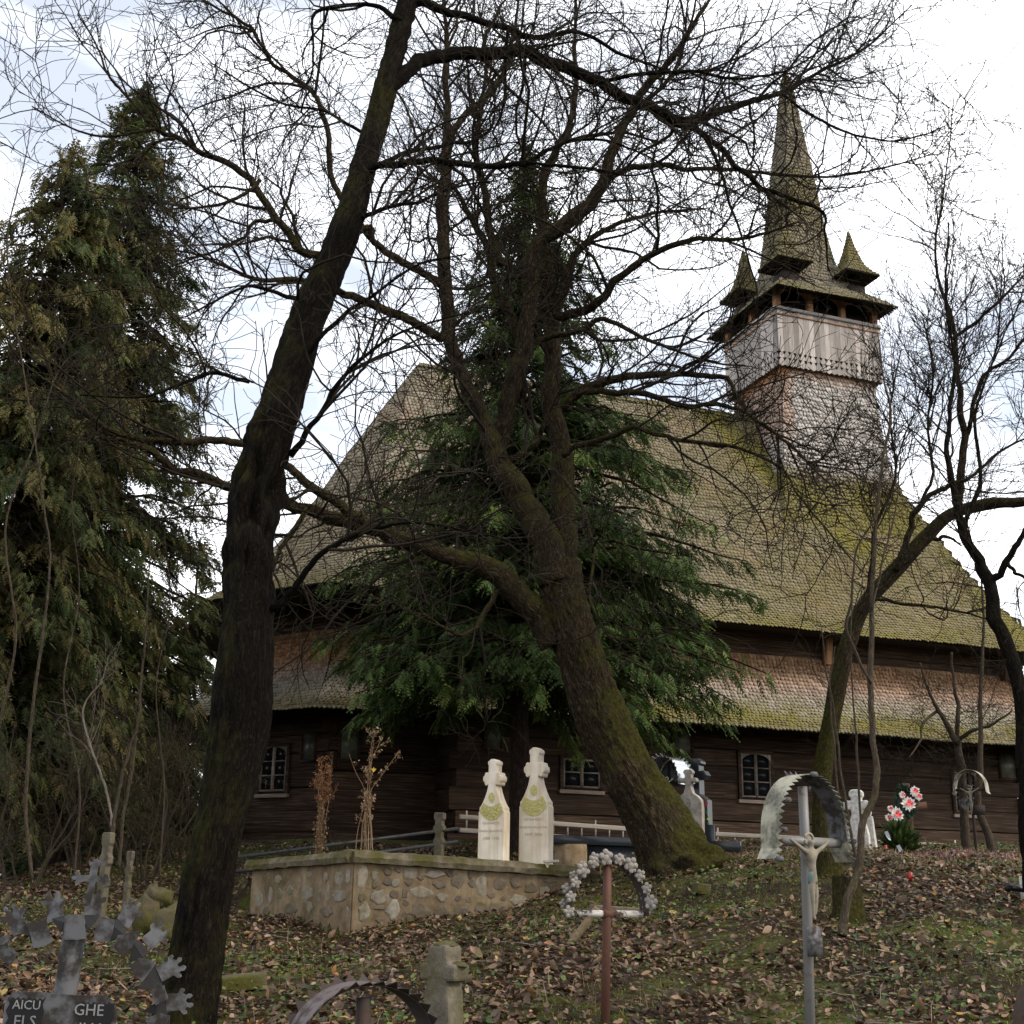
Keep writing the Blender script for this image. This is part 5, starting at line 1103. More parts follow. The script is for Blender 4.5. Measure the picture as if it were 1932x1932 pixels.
# --- black grave slab behind the forked tree
s0 = P(1046, 1592, 17.5); gs = root('grave_slab', G(s0), 'low black granite grave slab on a pale block, behind the forked tree foot', 'grave')
zb = gz(s0[0], s0[1])-.2
box('block', np.r_[s0[:2], zb], (.42, -.1, 0), (.1, .5, 0), UP*(s0[2]-zb), 'mortar', gs)
box('slab', s0+np.array([-.05, -.06, 0]), (1.25, .1, -.02), (-.1, .7, 0), UP*.12, 'granite', gs, .01); box('kerb', np.r_[s0[:2]+[.45, .03], zb], (.7, .06, 0), (-.05, .4, 0), UP*(s0[2]-zb-.004), 'granite', gs)

# --- grey weathered stone cross and black granite stele beside the forked tree
def cross_outline(pts): return pts+[(-x, y) for x, y in reversed(pts)]
b = G(P(1303, 1592, 17.6)); top = P(1306, 1452, 17.6)[2]; H = top-b[2]; r = root('gravestone', b, 'grey weathered stone cross with an oval plate, close right of the mossy trunk', 'gravestone'); X = np.array([cos(radians(-30)), sin(radians(-30)), 0]); O = np.array([X[1], -X[0], 0])
pl = cross_outline([(.19, -.05), (.20, .55*H), (.185, .64*H), (.13, .69*H), (.07, .72*H), (.045, .80*H), (.045, .85*H), (.115, .845*H), (.13, .865*H), (.115, .90*H), (.05, .90*H), (.05, .94*H), (.075, .96*H), (.06, .99*H), (.03, H)])
o = prism('headstone', pl, b+O*.05, X, UP, -O*.1, 'greystone', r); bevel(o, .012)
prism('oval_plate', [(.04*cos(a), H*.60+.075*sin(a)) for a in np.linspace(0, 2*pi, 18, endpoint=False)], b+O*.052, X, UP, O*.008, 'wreathcast', r)
b = G(P(1330, 1596, 18.2)); top = P(1322, 1432, 18.2)[2]; H = top-b[2]; r = root('gravestone', b, 'polished black granite stele with lobed cross top, behind the grey stone cross', 'gravestone')
pl = cross_outline([(.17, -.05), (.17, .56*H), (.06, .62*H), (.06, .78*H), (.13, .775*H), (.15, .80*H), (.17, .82*H), (.15, .845*H), (.13, .87*H), (.06, .865*H), (.06, .93*H), (.09, .94*H), (.09, .97*H), (.05, H)])
b2 = b+np.array([-.08, 0, 0]); o = prism('stele', pl, b2+O*.09, X, UP, -O*.2, 'granite', r); bevel(o, .008)
vb = P(1338, 1592, 17.9); vz = P(1338, 1556, 17.9)[2]; box('flower_box', np.r_[vb[:2]-[.06, .0], vb[2]-.2], (.13, -.04, 0), (.04, .12, 0), UP*(vz-vb[2]+.2), 'granite', r, .006)
box('kerb', P(1338, 1606, 17.8), (.42, -.08, 0), (.1, .3, 0), UP*.14, 'granite', r, .006)
rs = P(1327, 1521, 17.8); rr_ = root('rose', np.r_[vb[:2], vz], 'single red rose with a green leaf standing in the black granite flower box', 'flower')
tube('stem', [np.r_[vb[:2], vz-.02], (np.r_[vb[:2], vz]+rs)/2+np.array([.02, 0, 0]), rs], .006, 'wreathgreen', rr_, k=5)
for k in range(9):
    a = k*2.4; q = rs+np.array([cos(a)*.02, sin(a)*.02, .004*k]); d = np.array([cos(a), sin(a), .35]); s = np.array([-sin(a), cos(a), 0])
    mk('petal', [q, q+d*.03+s*.03, q+d*.055+UP*.015, q+d*.03-s*.03], [(0, 1, 2, 3)], 'red', rr_)
lf = P(1333, 1545, 17.8); mk('leaf', [lf, lf+np.array([.03, 0, .02]), lf+np.array([.06, 0, .0]), lf+np.array([.03, 0, -.03])], [(0, 1, 2, 3)], 'lime', rr_)

# --- arched (hooded) iron crosses
def ellipse_arc(hw, rise, n, foot=0.0, flare=0.0):
    th = np.linspace(pi, 0, n); pts = [(hw*cos(t), rise*sin(t)**.9 if sin(t) > 0 else 0) for t in th]
    if foot: pts = [(-hw-flare, -foot), (-hw-flare*.1, -foot*.5)]+pts+[(hw+flare*.1, -foot*.5), (hw+flare, -foot)]
    return np.array(pts)
def hood(name, c, X, D, hw, rise, depth, mat, parent, foot=0., flare=0., n=34, th=.004):
    A = ellipse_arc(hw, rise, n, foot, flare); V = []; k = len(A)
    nrm = np.gradient(A, axis=0); nrm = np.c_[-nrm[:, 1], nrm[:, 0]]; nrm = nrm/np.linalg.norm(nrm, axis=1, keepdims=True)
    for s in (0, 1):
        for e in (0, 1):
            B_ = A+nrm*th*s; V += [c+X*x+UP*y+D*(e-.5)*depth for x, y in B_]
    F = []
    for i in range(k-1):
        F += [(i, i+1, k+i+1, k+i), (2*k+i, 3*k+i, 3*k+i+1, 2*k+i+1), (i, 2*k+i, 2*k+i+1, i+1), (k+i, k+i+1, 3*k+i+1, 3*k+i)]
    F += [(0, k, 3*k, 2*k), (k-1, 3*k-1, 4*k-1, 2*k-1)]
    o = mk(name, V, F, mat, parent, rnd=.5); recalc(o); return o, A, nrm
def teeth(c, X, D, A, nrm, e, depth, size, step, mat, parent, bend=.6, jitter=.15, start=0.0):
    L_ = np.concatenate([[0], np.cumsum(np.linalg.norm(np.diff(A, axis=0), axis=1))]); n = int(L_[-1]/step)
    for k in range(int(n*start), n):
        s0, s1 = (k+.05)*L_[-1]/n, (k+.95)*L_[-1]/n; f = lambda s: np.array([np.interp(s, L_, A[:, 0]), np.interp(s, L_, A[:, 1])]); g = lambda s: np.array([np.interp(s, L_, nrm[:, 0]), np.interp(s, L_, nrm[:, 1])])
        p0, p1, pm = f(s0), f(s1), f((s0+s1)/2); q = g((s0+s1)/2); w = lambda p, dd: c+X*p[0]+UP*p[1]+D*dd; b_ = bend+random.uniform(-jitter, jitter)
        d0 = e*depth/2; tip = pm+q*size*b_; V = [w(p0, d0), w(p1, d0), w(tip, d0+e*size*.75)]; t = X*q[0]*.003+UP*q[1]*.003
        mk('tooth', V+[v+t for v in V], [(0, 1, 2), (5, 4, 3), (0, 3, 4, 1), (1, 4, 5, 2), (2, 5, 3, 0)], mat, parent)
def corpus(c, X, O, h, mat, parent, cloth):
    """small crucified figure, one continuous skin, height h, c at the head centre"""
    pts = {'head': (0, .0, .03, .075), 'neck': (0, -.09, .02, .035), 'chest': (0, -.19, .02, .085), 'waist': (.0, -.36, .02, .062), 'hip': (0, -.46, .02, .075), 'kneeL': (-.035, -.70, .04, .042), 'kneeR': (.035, -.70, .04, .042), 'footL': (-.012, -.97, .02, .026), 'footR': (.014, -.97, .02, .026),
           'toe': (0, -1.03, .035, .02), 'shL': (-.115, -.155, .02, .042), 'shR': (.115, -.155, .02, .042), 'elL': (-.24, -.085, .02, .030), 'elR': (.24, -.085, .02, .030), 'haL': (-.37, -.0, .0, .024), 'haR': (.37, -.0, .0, .024)}
    ed = [('head', 'neck'), ('neck', 'chest'), ('chest', 'waist'), ('waist', 'hip'), ('hip', 'kneeL'), ('hip', 'kneeR'), ('kneeL', 'footL'), ('kneeR', 'footR'), ('footL', 'toe'), ('chest', 'shL'), ('chest', 'shR'), ('shL', 'elL'), ('shR', 'elR'), ('elL', 'haL'), ('elR', 'haR')]
    ks = list(pts); base = base_of(parent); me = bpy.data.meshes.new('figure')
    co = [c+X*pts[k][0]*h+UP*pts[k][1]*h+O*pts[k][2]*h-base for k in ks]
    me.from_pydata([tuple(v) for v in co], [(ks.index(a), ks.index(b)) for a, b in ed], []); o = bpy.data.objects.new('figure', me); COL.objects.link(o); o.parent = parent
    md = o.modifiers.new('skin', 'SKIN'); md.use_smooth_shade = True
    for i, k in enumerate(ks): me.skin_vertices[0].data[i].radius = (pts[k][3]*h*.85, pts[k][3]*h*.85)
    me.skin_vertices[0].data[ks.index('hip')].use_root = True
    sb = o.modifiers.new('sub', 'SUBSURF'); sb.levels = 2; sb.render_levels = 2; me.materials.append(MAT[mat])
    q = c-UP*h*.47+O*.02*h
    if cloth:
        prof = [(.056*h, .05*h), (.062*h, 0), (.065*h, -.06*h), (.056*h, -.11*h)]; lathe('loin_cloth', prof, q, cloth, parent, 12)
    tube('halo', [c+(X*cos(a)+UP*sin(a))*.078*h-O*.01*h for a in np.linspace(0, 2*pi, 17)], .022*h, mat, parent, k=5, caps=False)
    return o
# grey pipe cross at the right front
yaw = radians(33); X = np.array([cos(yaw), sin(yaw), 0]); O = np.array([sin(yaw), -cos(yaw), 0]); D = -O
YP = 7.0; cA = P(1519, 1588, YP); topP = P(1514, 1484, YP); bP = P(1527, 1960, YP); gb = G(bP)
pc = root('pipe_cross', gb, 'grey pipe grave cross with a toothed sheet-iron hood and a small pale figure, right front', 'grave cross', 'hooded iron grave crosses')
tube('post', [np.r_[gb[:2], gb[2]-.2], cA, topP], [.0265]*3, 'greypipe', pc, k=18)
armL, armR = cA-X*.255, cA+X*.255; tube('arm', [armL, armR], .026, 'greypipe', pc, k=18)
hc = cA+UP*.01; h_, A_, n_ = hood('hood', hc, X, D, .262, .345, .13, 'lichenpaint', pc, .11, .035)
# a second sheet inside the hood, in a darker colour
hood('hood_lining', hc, X, D, .256, .339, .126, 'greypaint', h_, .0, .0, th=.002)
teeth(hc, X, D, A_, n_, -1, .13, .038, .034, 'lichenpaint', h_, -.10); teeth(hc, X, D, A_, n_, 1, .13, .034, .036, 'greypaint', h_, .85, start=.46)
for (fx, e) in ((.10, -1), (.24, -1), (.5, -1), (.5, 1), (.70, 1), (.97, -1), (.02, -1)):
    i = int(fx*(len(A_)-1)); p = A_[i]; c = hc+X*p[0]+UP*p[1]+D*e*.065
    tube('rolled_tab', [c+D*e*.02-X*.0, c+D*e*.02+X*.035], .015, 'greypaint', h_, k=10)
corpus(P(1518, 1584, YP-.08)+O*.035, X, O, .40, 'plaster', pc, 'teal')
pq = P(1529, 1776, YP-.06); box('name_plate', pq-X*.055-UP*.075+O*.028, X*.112, O*.004, UP*.148, 'greypaint', pc)
# rust-red pipe cross with a cast wreath
yaw2 = radians(24); X2 = np.array([cos(yaw2), sin(yaw2), 0]); O2 = np.array([sin(yaw2), -cos(yaw2), 0]); YW = 7.3
cW = P(1145, 1724, YW); wb = G(P(1140, 1960, YW)); wc = root('wreath_cross', wb, 'rust-red pipe grave cross with a flaking white arm and pale cast rosettes round its hood', 'grave cross', 'hooded iron grave crosses')
topW = P(1146, 1632, YW); tube('post', [np.r_[wb[:2], wb[2]-.2], cW, topW], [.0255, .0245, .024], 'rust', wc, k=16)
tube('arm', [cW-X2*.235, cW+X2*.225], .0195, 'flakewhite', wc, k=14); hcW = cW-UP*.01
hw_, AW, nW = hood('hood', hcW, X2, -O2, .240, .290, .10, 'darkiron', wc, 0, 0); lathe('collar', [(.028, -.03), (.03, 0), (.028, .03)], cW, 'rust', wc, 12, axis=X2)
def rosette_mesh():
    V, F = [], []
    def sph(c, r, sq=.55):
        b = len(V); k = 8; n = 5
        for i in range(n+1):
            for j in range(k):
                th, ph = pi*i/n, 2*pi*j/k; V.append((c[0]+r*sin(th)*cos(ph), c[1]+r*sin(th)*sin(ph), c[2]+r*sq*cos(th)))
        for i in range(n):
            for j in range(k): F.append((b+i*k+j, b+(i+1)*k+j, b+(i+1)*k+(j+1) % k, b+i*k+(j+1) % k))
    sph((0, .010, 0), .026, .40); sph((0, .040, .003), .016, .5); sph((-.023, .024, .003), .016, .5); sph((.023, .024, .003), .016, .5); sph((-.016, -.008, .002), .014, .4); sph((.016, -.008, .002), .014, .4)
    o = mk('rosette', V, F, 'wreathcast', None, smooth=True, rnd=.5); me = o.data; bpy.data.objects.remove(o); return me
rm = rosette_mesh(); wbase = LOC[wc.name]
Ls = np.concatenate([[0], np.cumsum(np.linalg.norm(np.diff(AW, axis=0), axis=1))])
for row in (0, 1):
    for k in range(11):
        s = (k+.5*row+.25)/11.2*Ls[-1]; p = np.array([np.interp(s, Ls, AW[:, 0]), np.interp(s, Ls, AW[:, 1])]); q = np.array([np.interp(s, Ls, nW[:, 0]), np.interp(s, Ls, nW[:, 1])])
        yv = unit(X2*q[0]+UP*q[1]); zv = unit(O2*(1 if row == 0 else .6)+yv*.2*(1 if row == 0 else -1)); xv = np.cross(yv, zv); zv = np.cross(xv, yv); c = hcW+X2*p[0]+UP*p[1]+O2*(.045-.06*row)+yv*(.006+.008*row)
        o = bpy.data.objects.new('rosette', rm); COL.objects.link(o); o.parent = hw_; sc = random.uniform(.85, 1.2)*(1 if row == 0 else .8); mm = Matrix.Identity(4)
        for i in range(3): mm[i][0], mm[i][1], mm[i][2], mm[i][3] = xv[i]*sc, yv[i]*sc, zv[i]*sc, c[i]-wbase[i]
        o.matrix_local = mm
# dark toothed hood at the bottom edge
YS = 4.6; yaw3 = radians(30); X3 = np.array([cos(yaw3), sin(yaw3), 0]); O3 = np.array([sin(yaw3), -cos(yaw3), 0]); cS = P(683, 1992, YS); sb_ = G(P(683, 2100, YS))
sc3 = root('toothed_cross', sb_, 'dark saw-toothed iron grave hood at the bottom edge, left of the mossy stone cross', 'grave cross', 'hooded iron grave crosses')
tS = P(686, 1882, YS); tube('post', [np.r_[sb_[:2], sb_[2]-.2], cS, tS], .0265, 'darkiron', sc3, k=16); tube('arm', [cS-X3*.22, cS+X3*.22], .024, 'darkiron', sc3, k=12)
hS, AS, nS = hood('hood', cS, X3, -O3, .255, .232, .13, 'mauveiron', sc3); hood('hood_lining', cS, X3, -O3, .250, .227, .126, 'darkiron', hS, th=.002)
teeth(cS, X3, -O3, AS, nS, -1, .13, .042, .048, 'darkiron', hS, .35); teeth(cS, X3, -O3, AS, nS, 1, .13, .030, .048, 'darkiron', hS, .9)
# bright sheet-metal hooded cross behind the mossy trunk
YM = 17.9; yaw4 = radians(-42); X4 = np.array([cos(yaw4), sin(yaw4), 0]); O4 = np.array([sin(yaw4), -cos(yaw4), 0]); cM = P(1262, 1478, YM); mb = G(P(1266, 1600, YM))
mc = root('bright_hood_cross', mb, 'shiny sheet-metal hooded grave cross half hidden behind the mossy leaning trunk', 'grave cross', 'hooded iron grave crosses')
tube('post', [np.r_[mb[:2], mb[2]-.1], cM+UP*.30], .025, 'blackpaint', mc, k=10); tube('arm', [cM-X4*.28, cM+X4*.28], .02, 'blackpaint', mc, k=8)
hM_, AM, nM = hood('hood', cM, X4, -O4, .27, .36, .34, 'steel', mc, .03, .0); teeth(cM, X4, -O4, AM, nM, -1, .34, .05, .06, 'steel', hM_, .9); teeth(cM, X4, -O4, AM, nM, 1, .34, .04, .06, 'steel', hM_, .9)
prism('back_plate', [(x*.96, y*.97) for x, y in AM], cM-O4*.14, X4, UP, -O4*.006, 'greypaint', hM_); corpus(cM+O4*.05+UP*.06, X4, O4, .30, 'statue', mc, None)
# small hooded cross before the right church window
YR = 17.2; yaw5 = radians(-35); X5 = np.array([cos(yaw5), sin(yaw5), 0]); O5 = np.array([sin(yaw5), -cos(yaw5), 0]); cR = P(1832, 1490, YR); rb_ = G(P(1842, 1606, YR))
hr = root('mossy_hood_cross', rb_, 'thin dark grave cross with mossy hood before the right church window', 'grave cross', 'hooded iron grave crosses')
tube('post', [np.r_[rb_[:2], rb_[2]-.1], cR, cR+UP*.22], .02, 'darkiron', hr, k=8); tube('arm', [cR-X5*.2, cR+X5*.2], .018, 'darkiron', hr, k=8)
hood('hood', cR, X5, -O5, .21, .26, .18, 'lichenpaint', hr, .06, .02); corpus(cR+O5*.06+UP*.02, X5, O5, .34, 'plaster', hr, None); prism('heart_plate', [(0, -.09), (.07, -.02), (.07, .04), (.03, .06), (0, .03), (-.03, .06), (-.07, .04), (-.07, -.02)], P(1820, 1515, YR-.1), X5, UP, O5*.01, 'greypaint', hr)
box('name_plate', P(1836, 1538, YR-.05), X5*.16, O5*.01, UP*.13, 'darkiron', hr)
# iron cross edge at the lower right corner
YQ = 5.0; cQ = P(2030, 1962, YQ); qb = G(P(2030, 2080, YQ)); qc = root('corner_cross', qb, 'dark rusted grave cross hood with yellow-brown tabs, cut by the lower right corner', 'grave cross', 'hooded iron grave crosses')
tube('post', [np.r_[qb[:2], qb[2]-.2], cQ+UP*.24], .024, 'darkiron', qc, k=10); hq, AQ, nQ = hood('hood', cQ, X2, -O2, .235, .26, .14, 'darkiron', qc); teeth(cQ, X2, -O2, AQ, nQ, -1, .14, .022, .035, 'rust', hq, .9); prism('back_plate', [(x*.97, y*.97) for x, y in AQ], cQ-O2*.05, X2, UP, -O2*.005, 'darkiron', hq)

# --- crowned iron cross with the lettered plate, left front
YC = 3.0; K = .1875
def cp(cx, cy, dY=0.0): return P(cx*K, 1589.9+cy*K, YC+dY)
kb = G(P(112, 2050, YC)); kc = root('crowned_cross', kb, 'grey-painted iron grave cross with a pronged crown and a lettered plate, lower left corner', 'grave cross')
tube('post', [np.r_[kb[:2], kb[2]-.15], cp(660, 1500), cp(745, 940), cp(765, 800)], .0255, 'greypaint', kc, k=16)
XC = unit(cp(1190, 1530)-cp(70, 1490)); OC = unit(np.cross(XC, UP)); UC = np.cross(OC, XC)*-1; UC = UC if UC[2] > 0 else -UC
p0 = cp(70, 1500, -.04); pw = np.linalg.norm(cp(1190, 1535, -.04)-p0); ph = .24
pl = [(0, -ph), (pw, -ph), (pw+.002, -.035), (pw-.012, -.008), (pw-.03, 0), (.62*pw, -.002), (.3*pw, .002), (.06*pw, 0), (.0, -.02)]
plate = prism('plate', pl, p0, XC, UP, OC*.004, 'greypaint', kc)
def patch(x0, x1, y0, y1, seed):
    rng = random.Random(seed); q = []; n = 14
    for k in range(n): q.append((x0+(x1-x0)*k/n, y1-(.006 if k % 2 else 0)-rng.random()*.003))
    for k in range(n): q.append((x1-(.005 if k % 2 else 0), y1-(y1-y0)*k/n))
    for k in range(n): q.append((x1-(x1-x0)*k/n, y0+(.006 if k % 2 else 0)))
    for k in range(n): q.append((x0+(.006 if k % 2 else 0)+rng.random()*.003, y0+(y1-y0)*k/n))
    prism('black_field', q, p0+OC*.0045, XC, UP, OC*.0015, 'blackpaint', plate)
patch(.02*pw, .36*pw, -.22, -.008, 1); patch(.65*pw, .985*pw, -.22, -.012, 2)
for s, fx, y, sz in (('AICU', .20, -.034, .027), ('EI S', .20, -.070, .034), ('NAS', .22, -.106, .030), ('GHE', .76, -.042, .034), ('IHA', .80, -.082, .036), ('N', .80, -.120, .034)):
    txt('lettering', s, p0+XC*fx*pw+UP*y+OC*.0065, XC, UP, sz, 'letters', plate, .0006)
def cpoly(name, pts, dY, mat, thick=.003):
    """thin sheet through picture points of this cross, each at its own depth"""
    A_ = np.array([cp(x, y, (dY if len(q) == 0 else q[0])) for x, y, *q in pts]); n_ = len(A_); V = np.vstack([A_, A_+np.array([0, thick, .0])])
    o = mk(name, V, [tuple(range(n_)), tuple(range(2*n_-1, n_-1, -1))]+[(i, n_+i, n_+(i+1) % n_, (i+1) % n_) for i in range(n_)], mat, kc, rnd=random.random()); recalc(o); return o
KN = [(-.42, -.1), (-.40, .50), (-.55, .56), (-.63, .66), (-.60, .78), (-.48, .80), (-.40, .72), (-.30, .84), (-.36, .98), (-.30, 1.10), (-.18, 1.12), (-.10, 1.02), (-.12, .88), (0, .82), (.12, .88), (.10, 1.02), (.18, 1.12), (.30, 1.10), (.36, .98), (.30, .84), (.40, .72), (.48, .80), (.60, .78), (.63, .66), (.55, .56), (.40, .50), (.42, -.1)]
def pronged(cx, cy, ang, w, h, dY, bend=.0):
    a = radians(ang); ux, uy = sin(a), -cos(a); rx, ry = cos(a), sin(a); j = random.Random(int(cx))
    cpoly('crown_plate', [(cx+rx*x*w+ux*(y-.5)*h+j.uniform(-5, 5), cy+ry*x*w+uy*(y-.5)*h+j.uniform(-5, 5), dY+bend*y) for x, y in KN], dY, 'greypaint')
for q in ((545, 640, -6, 200, 245, .03), (940, 605, 6, 195, 240, .03), (1300, 705, 30, 180, 235, .025), (1570, 935, 48, 190, 215, .02), (1720, 1265, 66, 200, 230, .01), (1800, 1600, 84, 210, 225, .0), (150, 770, -24, 210, 250, .03), (-110, 980, -44, 190, 230, .02), (-190, 1290, -64, 200, 220, .01), (40, 1110, -60, 170, 200, -.03)): pronged(*q, bend=.012)
for q in ([(650, 735), (700, 722), (840, 720), (848, 800), (862, 965), (760, 978), (640, 975), (645, 850)], [(265, 815), (460, 775), (485, 870), (525, 1000), (440, 1045), (335, 1060), (310, 950)], [(1000, 745), (1150, 772), (1135, 880), (1100, 1005), (945, 985), (960, 860)], [(1180, 930), (1230, 925), (1380, 880), (1400, 930), (1330, 1050), (1235, 1160), (1150, 1060)], [(1305, 1240), (1395, 1160), (1545, 1190), (1560, 1230), (1430, 1400), (1350, 1330)], [(1520, 1505), (1590, 1420), (1650, 1440), (1690, 1570), (1565, 1640)], [(1470, 1770), (1600, 1715), (1705, 1740), (1705, 1860), (1490, 1880)], [(-20, 960), (95, 915), (115, 950), (60, 1010), (-20, 1040)], [(-260, 1240), (-140, 1180), (-100, 1330), (-230, 1400)]):
    cpoly('front_plate', q, -.035, 'greypaint')
for q in ([(520, 765, .02), (642, 735, .02), (650, 800, -.03), (610, 905, -.03)], [(850, 728, .02), (1002, 726, .02), (960, 800, .0), (880, 890, -.03)], [(1115, 820, -.03), (1180, 760, .02), (1275, 870, .02), (1250, 930, -.02), (1110, 1000, -.035)], [(1340, 1010, -.03), (1400, 975, .02), (1490, 1090, .02), (1440, 1160, -.02), (1290, 1215, -.035)], [(1495, 1270, .0), (1580, 1240, .015), (1630, 1420, .01), (1560, 1470, -.02), (1395, 1455, -.035)], [(1425, 1700, -.03), (1580, 1600, -.03), (1690, 1560, .01), (1690, 1720, .0), (1570, 1730, -.03)], [(230, 850, .02), (300, 830, -.03), (310, 930, -.03), (250, 920, .0)]):
    cpoly('folded_web', q, 0, 'blackpaint')
# trefoil-ended cross on top of the crown
TREF = [(830, 640), (895, 400), (880, 385), (800, 400), (795, 425), (765, 420), (752, 395), (770, 372), (735, 375), (718, 352), (735, 330), (762, 335), (750, 305), (768, 284), (798, 296), (802, 325), (895, 325), (915, 240), (895, 215), (910, 190), (940, 196), (945, 165), (975, 158), (990, 185), (1022, 200), (1020, 225), (985, 235), (965, 330), (1040, 340), (1050, 318), (1080, 320), (1088, 350), (1102, 375), (1088, 402), (1062, 400), (1064, 440), (1040, 452), (1020, 432), (1025, 400), (960, 395), (900, 640)]
cpoly('crown_cross', TREF, -.02, 'greypaint', .006)

# --- stones, stumps
def stone_cross(u0, Y, label):
    b = G(P(832, 2020, Y)); r = root('stone_cross', b, label, 'grave cross'); yw = radians(-38); X_ = np.array([cos(yw), sin(yw), 0]); O_ = np.array([sin(yw), -cos(yw), 0]); k = Y/FPX
    t = P(841, 1782, Y)[2]; za = P(838, 1850, Y)[2]; zb2 = P(838, 1818, Y)[2]; c = np.r_[P(838, 1850, Y)[:2], 0]
    V = []; 
    pl = [(-.11, b[2]-.1), (.11, b[2]-.1), (.075, za-.05), (.060, za), (.108, za), (.112, zb2), (.062, zb2+.004), (.060, t-.012), (.045, t), (-.045, t), (-.060, t-.012), (-.062, zb2+.004), (-.112, zb2), (-.108, za), (-.060, za), (-.075, za-.05)]
    o = prism('cross_body', pl, c+O_*.06, X_, UP, -O_*.12, 'mossstone', r); bevel(o, .014, 2)
    for (x, z, rr) in ((0, t, .062), (.09, zb2, .045), (-.09, zb2, .045)): blob('moss_cushion', c+X_*x+UP*(z-.005), rr, 'mossstone_bright', r, 12, .2, int(x*99), (1, .9, .35))
    return r
stone_cross(838, 6.4, 'short moss-capped stone cross at the bottom edge, right of the toothed iron hood')
def slab_stone(u, v, Y, size, tilt, yawd, mat, label, cat='stone', name='leaning_stone', seed=0, bev=.012):
    b = G(P(u, v, Y)); r = root(name, b, label, cat); w, d, h = size; R_ = Matrix.Rotation(radians(yawd), 3, 'Z') @ Matrix.Rotation(radians(tilt), 3, 'Y'); R_ = np.array(R_)
    n = 7; V = []
    def put(x, y, z):
        q = np.array([x*w/2, y*d/2, z*h]); nn = .05*min(w, d, h)*2*mnoise.noise((x*2+seed, y*2, z*2)); q = q*(1+nn*2); V.append(b+R_@q)
    ids = {}
    F = []
    def face(fn):
        b0 = len(V)
        for i in range(n):
            for j in range(n): put(*fn(i/(n-1)*2-1, j/(n-1)*2-1))
        for i in range(n-1):
            for j in range(n-1): F.append((b0+i*n+j, b0+(i+1)*n+j, b0+(i+1)*n+j+1, b0+i*n+j+1))
    sq = lambda x, y, z: (x*(1-.12*y*y), y*(1-.12*x*x), z)
    face(lambda a, c: sq(a, -1, (c+1)/2)); face(lambda a, c: sq(a, 1, (c+1)/2)); face(lambda a, c: sq(-1, a, (c+1)/2)); face(lambda a, c: sq(1, a, (c+1)/2)); face(lambda a, c: sq(a, c, 1)); face(lambda a, c: sq(a, c, -.3))
    o = mk('body', V, F, mat, r, smooth=False, rnd=.5)
    import bmesh
    bm = bmesh.new(); bm.from_mesh(o.data); bmesh.ops.remove_doubles(bm, verts=bm.verts, dist=.002); bmesh.ops.recalc_face_normals(bm, faces=bm.faces); bm.to_mesh(o.data); bm.free(); bevel(o, bev, 3); o.data.polygons.foreach_set('use_smooth', np.ones(len(o.data.polygons), bool))
    return r
def boulder(u, v, Y, lumps, label, cat='gravestone', name='leaning_stone'):
    b_ = G(P(u, v, Y)); r = root(name, b_, label, cat)
    for k, (dx, dz, rr, sq) in enumerate(lumps): blob('body' if k == 0 else 'moss_cushion', b_+np.array([dx, 0, dz]), rr, 'mossstone_bright', r, 18, .22, k+int(u), sq)
boulder(282, 1722, 12.2, [(0, .16, .20, (.72, .8, 1.25)), (.08, .33, .13, (1.0, .9, .75))], 'leaning grave stone covered in dull green moss, left of the thick trunk')
boulder(322, 1724, 11.6, [(0, .10, .17, (.9, .8, 1.2))], 'lower mossy stone pressed against the left of the thick trunk')
slab_stone(452, 1850, 8.6, (.36, .24, .09), -6, 14, 'mossstone_bright', 'flat mossy stone lying in the leaves right of the thick trunk', 'stone', 'mossy_stone', 5, .03)
slab_stone(1070, 1735, 10.6, (.06, .24, .40), 38, -6, 'mortar', 'brown slab leaning at the left of the rosette hood, by the wall end', 'stone', 'leaning_slab', 6)
slab_stone(1160, 1690, 12.2, (.5, .18, .12), 3, 8, 'brownstone', 'low brown kerb stone lying behind the rosette hood', 'stone', 'kerb_stone', 7)
slab_stone(1322, 1660, 13.0, (.17, .14, .10), 6, 20, 'mossstone_bright', 'small moss cushion stone at the foot of the forked mossy tree', 'stone', 'mossy_stone', 8)
def stump(u, v, Y, r, h, label, seed):
    b = G(P(u, v, Y)); rt = root('tree_stump', b, label, 'stump'); k = 22; V = []; lv = [(-.15, 1.35), (.05, 1.2), (.3, 1.02), (.7, .97), (1.0, .96)]
    for z, s in lv:
        for j in range(k):
            a = 2*pi*j/k; q = 1+.14*mnoise.noise((cos(a)*1.6+seed, sin(a)*1.6, z*.8)); V.append(b+np.array([cos(a)*r*s*q, sin(a)*r*s*q, h*z]))
    n = len(lv); F = [(i*k+j, i*k+(j+1) % k, (i+1)*k+(j+1) % k, (i+1)*k+j) for i in range(n-1) for j in range(k)]
    mk('body', V, F, 'bark_mid', rt, smooth=True, tc=np.array(V), moss=np.full(len(V), .5))
    T = [v-UP*0 for v in V[-k:]]; mk('sawn_top', T, [tuple(range(k))], 'cutwood', rt, rnd=.5)
stump(1600, 1722, 11.2, .125, .36, 'sawn tree stump beside the thin crooked young tree', 1); stump(1568, 1690, 13.0, .13, .26, 'mossy stump behind the sawn stump, under the leaning mossy tree', 2)

